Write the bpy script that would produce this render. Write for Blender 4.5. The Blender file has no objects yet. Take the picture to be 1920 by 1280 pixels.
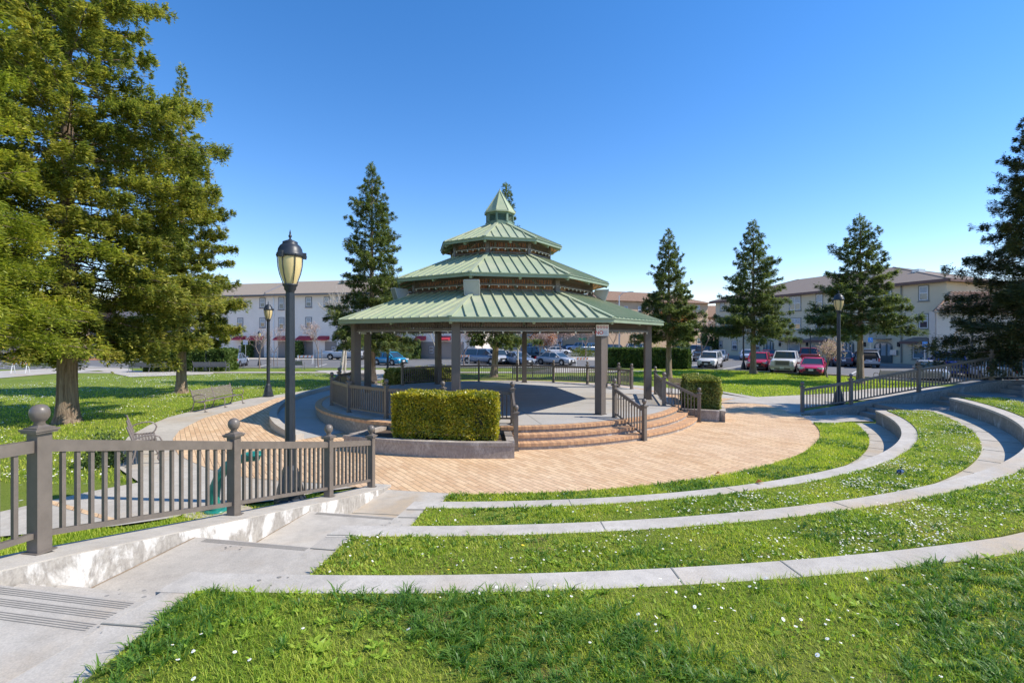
import bpy, math, random
import numpy as np
from math import sin, cos, pi, radians, atan2, hypot, sqrt
from mathutils import Vector, Matrix
S = bpy.context.scene
COL = S.collection
random.seed(3)

# ------------------------------------------------------------------ camera, sky, sun, exposure
F = 930.6; YH = 630.0; HC = 3.224           # focal length in photo pixels, horizon row, eye height over the plaza
cd = bpy.data.cameras.new("camera"); cam = bpy.data.objects.new("camera", cd); COL.objects.link(cam)
cd.sensor_width = 36; cd.lens = 36 * F / 1920; cd.shift_y = -(640 - YH) / 1920
cd.clip_start = 0.1; cd.clip_end = 2000
cam.location = (0, 0, HC); cam.rotation_euler = (pi / 2, 0, 0); S.camera = cam
SUN_EL = 44.5; SUN_DIR = Vector((1.0, -0.09, 0)).normalized()
w = bpy.data.worlds.new("World"); S.world = w; w.use_nodes = True
nt = w.node_tree; bg = nt.nodes["Background"]
sky = nt.nodes.new("ShaderNodeTexSky"); sky.sky_type = 'NISHITA'; sky.sun_disc = False
sky.sun_elevation = radians(SUN_EL); sky.sun_rotation = atan2(SUN_DIR.x, SUN_DIR.y)
sky.air_density = 1.0; sky.dust_density = 0.0; sky.ozone_density = 2.2; sky.altitude = 0
hs_ = nt.nodes.new("ShaderNodeHueSaturation"); hs_.inputs["Saturation"].default_value = 1.33; hs_.inputs["Value"].default_value = 1.0
nt.links.new(sky.outputs[0], hs_.inputs["Color"]); tn_ = nt.nodes.new("ShaderNodeMix"); tn_.data_type = 'RGBA'; tn_.blend_type = 'MULTIPLY'; tn_.inputs[0].default_value = 1.0; tn_.inputs[7].default_value = (0.96, 0.84, 0.905, 1)
nt.links.new(hs_.outputs[0], tn_.inputs[6]); nt.links.new(tn_.outputs[2], bg.inputs[0]); bg.inputs[1].default_value = 0.15
sl = bpy.data.lights.new("sun", 'SUN'); sl.energy = 3.55; sl.angle = radians(0.5); sl.color = (1.0, 0.92, 0.79)
so = bpy.data.objects.new("sun", sl); COL.objects.link(so)
sv = Vector((SUN_DIR.x * cos(radians(SUN_EL)), SUN_DIR.y * cos(radians(SUN_EL)), sin(radians(SUN_EL))))
so.rotation_euler = sv.to_track_quat('Z', 'Y').to_euler(); so.location = (30, 0, 60)
S.view_settings.view_transform = 'Standard'; S.view_settings.look = 'None'
S.view_settings.exposure = 0.74; S.view_settings.gamma = 1.0
S.cycles.max_bounces = 6; S.cycles.transparent_max_bounces = 8
S.cycles.use_denoising = True

def gp(u, v, z=0.0):                         # point of the plane z seen at photo pixel u, v (measuring only)
    Y = F * (HC - z) / (v - YH); return ((u - 960) * Y / F, Y, z)
def atY(u, v, Y): return ((u - 960) * Y / F, Y, HC - (v - YH) * Y / F)

# ------------------------------------------------------------------ materials
M = {}
def newmat(name):
    m = bpy.data.materials.new(name); m.use_nodes = True; M[name] = m
    return m, m.node_tree, m.node_tree.nodes["Principled BSDF"]
def N(t, typ, **k):
    n = t.nodes.new(typ)
    for a, b in k.items(): setattr(n, a, b)
    return n
def mixc(t, fac, a, b, blend='MIX'):
    n = N(t, "ShaderNodeMix", data_type='RGBA', blend_type=blend)
    for s, x in ((0, fac), (6, a), (7, b)):
        if hasattr(x, 'links') or isinstance(x, bpy.types.NodeSocket): t.links.new(x, n.inputs[s])
        elif s == 0: n.inputs[0].default_value = x
        else: n.inputs[s].default_value = (*x, 1)
    return n.outputs[2]
def noise(t, scale, detail=6, rough=0.6, vec=None, dist=0.0):
    n = N(t, "ShaderNodeTexNoise"); n.inputs["Scale"].default_value = scale
    n.inputs["Detail"].default_value = detail; n.inputs["Roughness"].default_value = rough
    n.inputs["Distortion"].default_value = dist
    if vec is not None: t.links.new(vec, n.inputs["Vector"])
    return n.outputs["Fac"]
def ramp(t, fac, p0, p1, c0=(0, 0, 0), c1=(1, 1, 1)):
    n = N(t, "ShaderNodeValToRGB"); e = n.color_ramp.elements
    e[0].position = p0; e[1].position = p1; e[0].color = (*c0, 1); e[1].color = (*c1, 1)
    t.links.new(fac, n.inputs[0]); return n.outputs[0]
def coords(t, kind="Object", scale=(1, 1, 1), rot=(0, 0, 0)):
    c = N(t, "ShaderNodeTexCoord"); m = N(t, "ShaderNodeMapping")
    m.inputs["Scale"].default_value = scale; m.inputs["Rotation"].default_value = rot
    t.links.new(c.outputs[kind], m.inputs[0]); return m.outputs[0]
def bump(t, p, h, strength=0.3, dist=0.02):
    b = N(t, "ShaderNodeBump"); b.inputs["Strength"].default_value = strength; b.inputs["Distance"].default_value = dist
    t.links.new(h, b.inputs["Height"]); t.links.new(b.outputs[0], p.inputs["Normal"])
def mat(name, col, rough=0.6, metal=0.0, var=0.0, vs=3.0, bmp=0.0, bs=40.0, col2=None, spec=0.5):
    m, t, p = newmat(name)
    p.inputs["Roughness"].default_value = rough; p.inputs["Metallic"].default_value = metal
    p.inputs["Specular IOR Level"].default_value = spec
    v = coords(t)
    if col2 is None: col2 = tuple(c * (1 - var) for c in col)
    if var or col2 != col:
        t.links.new(mixc(t, ramp(t, noise(t, vs, 8, 0.65, v), 0.35, 0.65), col, col2), p.inputs["Base Color"])
    else: p.inputs["Base Color"].default_value = (*col, 1)
    if bmp: bump(t, p, noise(t, bs, 4, 0.6, v), bmp)
    return m

def concrete(name, base, dark, stain=0.35, scale=0.7, joints=None, rough=0.85):
    m, t, p = newmat(name); v = coords(t)
    a = ramp(t, noise(t, scale, 10, 0.7, v, 0.4), 0.38, 0.68)
    b = ramp(t, noise(t, scale * 7, 6, 0.7, v), 0.45, 0.7)
    c = mixc(t, a, base, dark)
    tan = mixc(t, ramp(t, noise(t, 0.33, 5, 0.6, v, 1.0), 0.5, 0.68), c, tuple(x * y for x, y in zip(dark, (1.12, 1.0, 0.84))))
    sp = ramp(t, noise(t, 90, 3, 0.5, v), 0.3, 0.75, (0.82, 0.82, 0.82), (1.08, 1.08, 1.08))
    c2 = mixc(t, b, tan, tuple(x * (1 - stain) for x in base))
    n = N(t, "ShaderNodeMix", data_type='RGBA'); n.inputs[0].default_value = 0.5
    t.links.new(tan, n.inputs[6]); t.links.new(c2, n.inputs[7])
    out = mixc(t, 1.0, n.outputs[2], sp, 'MULTIPLY')
    t.links.new(out, p.inputs["Base Color"]); p.inputs["Roughness"].default_value = rough
    bump(t, p, noise(t, 60, 6, 0.7, v), 0.25, 0.01); return m
concrete("concrete", (0.56, 0.515, 0.445), (0.44, 0.395, 0.335), 0.42)
concrete("concrete_seat", (0.61, 0.56, 0.49), (0.46, 0.415, 0.35), 0.42, 1.1)
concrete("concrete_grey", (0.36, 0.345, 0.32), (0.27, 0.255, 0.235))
concrete("deck_concrete", (0.50, 0.48, 0.45), (0.42, 0.40, 0.37), 0.2, 0.4)

def stained(name, base, dark, white, wamt):
    m, t, p = newmat(name); v = coords(t, scale=(1, 1, 0.5)); v1 = coords(t)
    a = ramp(t, noise(t, 2.0, 10, 0.66, v, 0.35), 0.50 - wamt, 0.585 - wamt)
    f = ramp(t, noise(t, 22, 5, 0.6, v), 0.4, 0.65)
    g = mixc(t, ramp(t, noise(t, 1.2, 6, 0.6, v1), 0.4, 0.65), base, dark)
    g2 = mixc(t, f, g, tuple(x * 0.82 for x in dark))
    c = mixc(t, a, g2, white)
    n = mixc(t, ramp(t, noise(t, 70, 3, 0.6, v1), 0.3, 0.7, (0.84, 0.84, 0.84), (1.06, 1.06, 1.06)), c, c)
    mm = mixc(t, 1.0, c, ramp(t, noise(t, 60, 3, 0.6, v1), 0.3, 0.7, (0.86, 0.86, 0.86), (1.06, 1.06, 1.06)), 'MULTIPLY')
    t.links.new(mm, p.inputs["Base Color"]); p.inputs["Roughness"].default_value = 0.9
    bump(t, p, noise(t, 50, 6, 0.7, v1), 0.3, 0.01); return m
stained("wall_efflorescence", (0.45, 0.415, 0.365), (0.37, 0.34, 0.30), (0.76, 0.735, 0.69), 0.02)
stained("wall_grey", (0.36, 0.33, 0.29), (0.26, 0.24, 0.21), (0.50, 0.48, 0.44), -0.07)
stained("planter_concrete", (0.47, 0.41, 0.35), (0.36, 0.305, 0.26), (0.56, 0.51, 0.45), -0.05)

def pavers(name, rot, bw, bh, c1, c2, c3, mort, ms=0.012):
    m, t, p = newmat(name); v = coords(t, rot=(0, 0, rot))
    def br(off, a, b):
        n = N(t, "ShaderNodeTexBrick"); n.offset = 0.5
        n.inputs["Scale"].default_value = 1; n.inputs["Brick Width"].default_value = bw; n.inputs["Row Height"].default_value = bh
        n.inputs["Mortar Size"].default_value = ms; n.inputs["Mortar Smooth"].default_value = 0.3; n.inputs["Bias"].default_value = off
        n.inputs["Color1"].default_value = (*a, 1); n.inputs["Color2"].default_value = (*b, 1); n.inputs["Mortar"].default_value = (*mort, 1)
        t.links.new(v, n.inputs["Vector"]); return n
    b = br(0.0, c1, c2)
    big = ramp(t, noise(t, 0.5, 6, 0.65, v), 0.4, 0.66)
    c = mixc(t, big, b.outputs[0], c3); n = N(t, "ShaderNodeMix", data_type='RGBA'); n.inputs[0].default_value = 0.35
    t.links.new(b.outputs[0], n.inputs[6]); t.links.new(c, n.inputs[7])
    o = mixc(t, 1.0, n.outputs[2], ramp(t, noise(t, 9, 6, 0.7, v), 0.3, 0.72, (0.80, 0.78, 0.76), (1.08, 1.06, 1.05)), 'MULTIPLY')
    fin = mixc(t, b.outputs["Fac"], o, mort)
    t.links.new(fin, p.inputs["Base Color"]); p.inputs["Roughness"].default_value = 0.85
    inv = N(t, "ShaderNodeMath", operation='SUBTRACT'); inv.inputs[0].default_value = 1; t.links.new(b.outputs["Fac"], inv.inputs[1])
    bump(t, p, inv.outputs[0], 0.5, 0.01); return m
pavers("brick_pavers", radians(55.0), 0.46, 0.14, (0.78, 0.555, 0.33), (0.60, 0.38, 0.205), (0.78, 0.61, 0.44), (0.30, 0.20, 0.125), 0.0085)
mat("brick_edge", (0.68, 0.42, 0.23), 0.8, 0, 0, 4, 0.2, 30, col2=(0.54, 0.31, 0.16))
mat("brick_edge_dark", (0.52, 0.31, 0.18), 0.8, 0, 0, 4, 0.2, 30, col2=(0.44, 0.26, 0.15))  # darker bricks set among the lighter edging bricks
mat("mortar", (0.30, 0.24, 0.19), 0.9)

m, t, p = newmat("lawn"); v = coords(t)
c = mixc(t, ramp(t, noise(t, 0.35, 8, 0.7, v), 0.40, 0.64), (0.19, 0.26, 0.035), (0.29, 0.32, 0.07))
c = mixc(t, ramp(t, noise(t, 30, 4, 0.7, coords(t, scale=(1, 1, 1))), 0.35, 0.7), c, (0.12, 0.18, 0.022))
vo = N(t, "ShaderNodeTexVoronoi"); vo.inputs["Scale"].default_value = 3.4; t.links.new(v, vo.inputs["Vector"])
dots = ramp(t, vo.outputs["Distance"], 0.10, 0.15, (1, 1, 1), (0, 0, 0))
patch = ramp(t, noise(t, 0.5, 5, 0.7, v), 0.46, 0.56)
dm = N(t, "ShaderNodeMath", operation='MULTIPLY'); t.links.new(dots, dm.inputs[0]); t.links.new(patch, dm.inputs[1])
c = mixc(t, dm.outputs[0], c, (0.62, 0.62, 0.52))
c = mixc(t, ramp(t, noise(t, 0.9, 7, 0.7, v), 0.62, 0.72), c, (0.26, 0.22, 0.09))
t.links.new(c, p.inputs["Base Color"]); p.inputs["Roughness"].default_value = 0.9; p.inputs["Specular IOR Level"].default_value = 0.15
bump(t, p, noise(t, 26, 5, 0.8, v), 0.9, 0.05)
m, t, p = newmat("turf"); v = coords(t)
c = mixc(t, ramp(t, noise(t, 1.3, 8, 0.7, v), 0.40, 0.64), (0.19, 0.26, 0.035), (0.28, 0.31, 0.07))
c = mixc(t, ramp(t, noise(t, 45, 4, 0.7, v), 0.4, 0.7), c, (0.10, 0.125, 0.022)); c = mixc(t, ramp(t, noise(t, 1.7, 8, 0.75, v), 0.56, 0.66), c, (0.30, 0.25, 0.10))
t.links.new(c, p.inputs["Base Color"]); p.inputs["Roughness"].default_value = 0.95; p.inputs["Specular IOR Level"].default_value = 0.1
bump(t, p, noise(t, 60, 5, 0.8, v), 0.9, 0.03)

def leafmat(name, cols, trans=0.35, rough=0.55, nscale=0.0, spec=0.3):
    m, t, p = newmat(name)
    g = N(t, "ShaderNodeNewGeometry"); r = N(t, "ShaderNodeValToRGB"); cr = r.color_ramp
    k = len(cols)
    while len(cr.elements) < k: cr.elements.new(0.5)
    for i, cc in enumerate(cols): cr.elements[i].position = i / (k - 1); cr.elements[i].color = (*cc, 1)
    src = g.outputs["Random Per Island"]
    if nscale:
        n1 = noise(t, nscale, 5, 0.65, coords(t)); nr = ramp(t, n1, 0.34, 0.66)
        a = N(t, "ShaderNodeMath", operation='MULTIPLY_ADD'); a.inputs[1].default_value = 0.55
        b = N(t, "ShaderNodeMath", operation='MULTIPLY'); b.inputs[1].default_value = 0.45
        t.links.new(nr, b.inputs[0]); t.links.new(src, a.inputs[0]); t.links.new(b.outputs[0], a.inputs[2]); src = a.outputs[0]
    t.links.new(src, r.inputs[0]); t.links.new(r.outputs[0], p.inputs["Base Color"])
    p.inputs["Roughness"].default_value = rough; p.inputs["Specular IOR Level"].default_value = spec
    tr = N(t, "ShaderNodeBsdfTranslucent"); t.links.new(mixc(t, 1.0, r.outputs[0], (1.25, 1.35, 0.7), 'MULTIPLY'), tr.inputs[0])
    ms = N(t, "ShaderNodeMixShader"); ms.inputs[0].default_value = trans
    t.links.new(p.outputs[0], ms.inputs[1]); t.links.new(tr.outputs[0], ms.inputs[2])
    t.links.new(ms.outputs[0], t.nodes["Material Output"].inputs[0]); return m
leafmat("grass_blade", [(0.14, 0.25, 0.028), (0.29, 0.42, 0.045), (0.48, 0.56, 0.07), (0.62, 0.62, 0.11), (0.68, 0.58, 0.22)], 0.5, 0.5, 1.1)
leafmat("grass_tuft", [(0.045, 0.12, 0.022), (0.08, 0.19, 0.03), (0.15, 0.28, 0.04), (0.26, 0.36, 0.08)], 0.4, 0.4, 0.9)
leafmat("weed_leaf", [(0.20, 0.34, 0.03), (0.32, 0.46, 0.045), (0.44, 0.52, 0.07)], 0.35, 0.5, 1.5)
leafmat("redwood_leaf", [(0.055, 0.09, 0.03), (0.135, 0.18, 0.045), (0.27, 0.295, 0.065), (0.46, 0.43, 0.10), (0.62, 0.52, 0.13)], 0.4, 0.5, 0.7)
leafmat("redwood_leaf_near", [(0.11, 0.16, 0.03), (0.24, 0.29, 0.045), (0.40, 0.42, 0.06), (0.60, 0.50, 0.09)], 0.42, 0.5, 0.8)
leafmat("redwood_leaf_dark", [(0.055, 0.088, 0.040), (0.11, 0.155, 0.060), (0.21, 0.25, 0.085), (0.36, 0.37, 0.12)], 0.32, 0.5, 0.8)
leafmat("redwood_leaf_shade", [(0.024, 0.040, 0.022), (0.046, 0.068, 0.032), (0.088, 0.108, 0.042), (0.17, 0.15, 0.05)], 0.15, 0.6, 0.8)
leafmat("hedge_yellow", [(0.07, 0.11, 0.02), (0.17, 0.20, 0.025), (0.38, 0.36, 0.03), (0.62, 0.52, 0.04), (0.24, 0.18, 0.05)], 0.35, 0.35, 2.0, 0.6)
leafmat("hedge_variegated", [(0.08, 0.12, 0.025), (0.18, 0.22, 0.04), (0.38, 0.37, 0.10), (0.60, 0.55, 0.25)], 0.3, 0.4, 2.0)
leafmat("hedge_green", [(0.035, 0.07, 0.02), (0.07, 0.12, 0.03), (0.13, 0.19, 0.045), (0.21, 0.27, 0.08)], 0.25, 0.5, 1.0)
leafmat("shrub_yellow", [(0.20, 0.26, 0.03), (0.42, 0.42, 0.04), (0.62, 0.55, 0.06)], 0.3)
leafmat("leaf_rust", [(0.30, 0.09, 0.025), (0.45, 0.15, 0.04), (0.55, 0.22, 0.07)], 0.4)
leafmat("leaf_maroon", [(0.13, 0.03, 0.025), (0.25, 0.06, 0.045), (0.36, 0.10, 0.07)], 0.3)
leafmat("blossom_pink", [(0.40, 0.25, 0.27), (0.58, 0.42, 0.42), (0.70, 0.56, 0.55)], 0.3)
leafmat("blossom_magenta", [(0.42, 0.18, 0.42), (0.60, 0.33, 0.58)], 0.3)
mat("hedge_core", (0.035, 0.038, 0.014), 1.0, 0, 0.4, 8)
mat("petal", (0.86, 0.86, 0.80), 0.6); mat("petal_yellow", (0.80, 0.58, 0.03), 0.6)
mat("soil", (0.13, 0.09, 0.06), 1.0, 0, 0.45, 14, 0.6, 30)
mat("bark_mulch", (0.42, 0.17, 0.09), 1.0, 0, 0.3, 6, 0.5, 30)

m, t, p = newmat("redwood_bark"); v = coords(t, scale=(7, 7, 0.5))
c = mixc(t, ramp(t, noise(t, 1.6, 7, 0.75, v, 0.6), 0.36, 0.62), (0.13, 0.085, 0.055), (0.42, 0.32, 0.235))
t.links.new(c, p.inputs["Base Color"]); p.inputs["Roughness"].default_value = 0.95
bump(t, p, noise(t, 2.2, 7, 0.75, v, 0.6), 1.0, 0.10)
mat("birch_bark", (0.62, 0.57, 0.50), 0.8, 0, 0, 5, 0.3, 20, col2=(0.36, 0.31, 0.26))
mat("twig_bark", (0.27, 0.21, 0.18), 0.9, 0, 0.3, 4)

mat("rail_paint", (0.180, 0.152, 0.128), 0.38, 0, 0.22, 6.0, 0.05, 60)
mat("gazebo_paint", (0.150, 0.125, 0.108), 0.5, 0, 0.15, 1.5, 0.1, 30)
m, t, p = newmat("roof_metal"); v = coords(t)
c = mixc(t, ramp(t, noise(t, 0.8, 7, 0.7, v), 0.4, 0.66), (0.35, 0.41, 0.265), (0.44, 0.46, 0.31))
c = mixc(t, ramp(t, noise(t, 2.4, 6, 0.7, v, 1.0), 0.60, 0.72), c, (0.50, 0.47, 0.31))
t.links.new(c, p.inputs["Base Color"]); p.inputs["Roughness"].default_value = 0.5; p.inputs["Specular IOR Level"].default_value = 0.3
mat("soffit_shade", (0.16, 0.115, 0.085), 0.7, 0, 0.2, 3); mat("fascia_green", (0.27, 0.34, 0.235), 0.45, 0, 0.12, 1.5)  # lowest soffit wood darkened: dim shade under the eave put into its colour
mat("cupola_green", (0.17, 0.25, 0.18), 0.5, 0, 0.12, 1.5)
m, t, p = newmat("wood_ceiling"); v = coords(t, scale=(1, 1, 1))
wv = N(t, "ShaderNodeTexWave"); wv.inputs["Scale"].default_value = 2.2; wv.inputs["Distortion"].default_value = 0.3; t.links.new(v, wv.inputs["Vector"])
t.links.new(mixc(t, ramp(t, wv.outputs["Fac"], 0.08, 0.2), (0.18, 0.07, 0.03), (0.56, 0.26, 0.11)), p.inputs["Base Color"]); p.inputs["Roughness"].default_value = 0.6
mat("lamp_iron", (0.035, 0.043, 0.055), 0.42, 0.2, 0.25, 6, 0.05, 30)
m = mat("lamp_glass", (0.70, 0.55, 0.26), 0.35, 0, 0.08, 3)
mat("speaker_grey", (0.47, 0.47, 0.44), 0.6, 0, 0.1, 4); mat("speaker_grille", (0.30, 0.31, 0.29), 0.8, 0, 0.1, 40)
mat("white_paint", (0.78, 0.78, 0.76), 0.5, 0, 0.05, 3); mat("sign_red", (0.55, 0.03, 0.04), 0.5); mat("black", (0.012, 0.012, 0.014), 0.6)
mat("sign_blue", (0.03, 0.22, 0.62), 0.5); mat("sign_green", (0.02, 0.27, 0.16), 0.5); mat("barrier_orange", (0.80, 0.22, 0.05), 0.5)
mat("sign_small_text", (0.25, 0.30, 0.45), 0.6); mat("galvanised", (0.50, 0.51, 0.52), 0.4, 0.6); mat("steel_worn", (0.33, 0.31, 0.30), 0.5, 0.3)
mat("teal_paint", (0.02, 0.23, 0.185), 0.3, 0, 0.1, 3)
mat("bench_metal", (0.235, 0.195, 0.175), 0.42, 0.1, 0.15, 4); mat("bench_grey", (0.16, 0.16, 0.17), 0.5, 0, 0.1, 4)
mat("bulb", (0.75, 0.72, 0.62), 0.3)
m, t, p = newmat("asphalt"); v = coords(t)
t.links.new(mixc(t, ramp(t, noise(t, 0.25, 8, 0.7, v), 0.35, 0.65), (0.185, 0.18, 0.178), (0.145, 0.142, 0.14)), p.inputs["Base Color"])
p.inputs["Roughness"].default_value = 0.85; bump(t, p, noise(t, 40, 3, 0.7, v), 0.4, 0.01)
mat("road_line", (0.70, 0.69, 0.64), 0.7, 0, 0.2, 5)
mat("stucco_white", (0.86, 0.76, 0.68), 0.9, 0, 0.08, 0.6, 0.2, 20); mat("stucco_taupe", (0.30, 0.255, 0.225), 0.9, 0, 0.1, 0.8, 0.2, 20)
mat("stucco_sage", (0.68, 0.575, 0.41), 0.9, 0, 0.08, 0.5, 0.2, 20); mat("stucco_orange", (0.60, 0.42, 0.27), 0.9, 0, 0.1, 0.5, 0.2, 20)
mat("stucco_beige", (0.44, 0.37, 0.31), 0.9, 0, 0.1, 0.5, 0.2, 20); mat("stucco_pink", (0.46, 0.345, 0.30), 0.9, 0, 0.1, 0.5, 0.2, 20)
mat("stucco_cream", (0.66, 0.58, 0.50), 0.9, 0, 0.08, 0.5, 0.2, 20)
mat("trim_grey", (0.20, 0.19, 0.20), 0.7); mat("trim_brown", (0.17, 0.095, 0.08), 0.7, 0, 0.15, 2); mat("frame_white", (0.75, 0.74, 0.74), 0.5)
mat("groove_grey", (0.27, 0.25, 0.22), 0.9); mat("seam_brown", (0.34, 0.26, 0.18), 0.95, 0, 0.4, 12); mat("trim_sage", (0.25, 0.245, 0.21), 0.7); mat("door_teal", (0.03, 0.075, 0.085), 0.4); mat("awning_red", (0.50, 0.035, 0.055), 0.7, 0, 0.12, 3)
mat("trim_orange", (0.62, 0.45, 0.32), 0.7)
m, t, p = newmat("window_glass"); p.inputs["Base Color"].default_value = (0.05, 0.065, 0.085, 1); p.inputs["Roughness"].default_value = 0.06
p.inputs["Specular IOR Level"].default_value = 0.9
m, t, p = newmat("window_blind"); p.inputs["Roughness"].default_value = 0.25
wv = N(t, "ShaderNodeTexWave", wave_type='BANDS', bands_direction='Z'); wv.inputs["Scale"].default_value = 3; t.links.new(coords(t), wv.inputs["Vector"])
t.links.new(mixc(t, wv.outputs["Fac"], (0.20, 0.23, 0.27), (0.42, 0.46, 0.50)), p.inputs["Base Color"])
m, t, p = newmat("shop_glass"); p.inputs["Base Color"].default_value = (0.16, 0.25, 0.31, 1); p.inputs["Roughness"].default_value = 0.08; p.inputs["Specular IOR Level"].default_value = 0.9
mat("shingle", (0.28, 0.22, 0.175), 0.95, 0, 0, 14, 0.3, 30, col2=(0.19, 0.15, 0.125)); mat("shingle_tan", (0.36, 0.29, 0.22), 0.95, 0, 0, 10, 0.3, 30, col2=(0.28, 0.225, 0.175))
m, t, p = newmat("clay_tile"); v = coords(t)
b = N(t, "ShaderNodeTexWave", wave_type='BANDS', bands_direction='X'); b.inputs["Scale"].default_value = 1.1; t.links.new(v, b.inputs["Vector"])
t.links.new(mixc(t, ramp(t, b.outputs["Fac"], 0.1, 0.6), (0.15, 0.075, 0.045), (0.42, 0.265, 0.165)), p.inputs["Base Color"]); p.inputs["Roughness"].default_value = 0.85
bump(t, p, b.outputs["Fac"], 0.8, 0.15)
mat("tile_body", (0.52, 0.37, 0.27), 0.85, 0, 0, 2.5, 0, 1, col2=(0.36, 0.22, 0.155)); mat("tile_gap", (0.11, 0.055, 0.04), 0.9)
# cars
def paint(name, c, r=0.28):
    m, t, p = newmat(name); p.inputs["Base Color"].default_value = (*c, 1); p.inputs["Roughness"].default_value = r
    p.inputs["Coat Weight"].default_value = 0.8; p.inputs["Coat Roughness"].default_value = 0.05; return m
for n_, c_ in dict(car_white=(0.74, 0.74, 0.75), car_red=(0.50, 0.02, 0.045), car_crimson=(0.58, 0.03, 0.10), car_darkred=(0.22, 0.02, 0.025), car_black=(0.010, 0.011, 0.014),
        car_navy=(0.035, 0.06, 0.12), car_blue=(0.04, 0.12, 0.30), car_royal=(0.02, 0.06, 0.45), car_teal=(0.01, 0.24, 0.42), car_silver=(0.44, 0.45, 0.47), car_grey=(0.20, 0.21, 0.24),
        car_bluegrey=(0.20, 0.25, 0.34), car_lightblue=(0.42, 0.48, 0.62)).items(): paint(n_, c_)
m, t, p = newmat("car_glass"); p.inputs["Base Color"].default_value = (0.03, 0.05, 0.065, 1); p.inputs["Roughness"].default_value = 0.05; p.inputs["Specular IOR Level"].default_value = 0.9
mat("tyre", (0.018, 0.018, 0.018), 0.85); mat("rim", (0.45, 0.45, 0.47), 0.3, 0.8); mat("plastic_black", (0.022, 0.022, 0.024), 0.55)
mat("chrome", (0.36, 0.36, 0.38), 0.35, 0.9); mat("head_lamp", (0.75, 0.77, 0.8), 0.1); mat("tail_lamp", (0.45, 0.01, 0.015), 0.2); mat("plate", (0.72, 0.72, 0.72), 0.5)
mat("skin", (0.42, 0.25, 0.18), 0.6); mat("shirt_grey", (0.45, 0.45, 0.52), 0.85); mat("trousers", (0.02, 0.02, 0.025), 0.9); mat("hair", (0.03, 0.02, 0.015), 0.8)
mat("bin_plastic", (0.03, 0.035, 0.06), 0.5)

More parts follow.
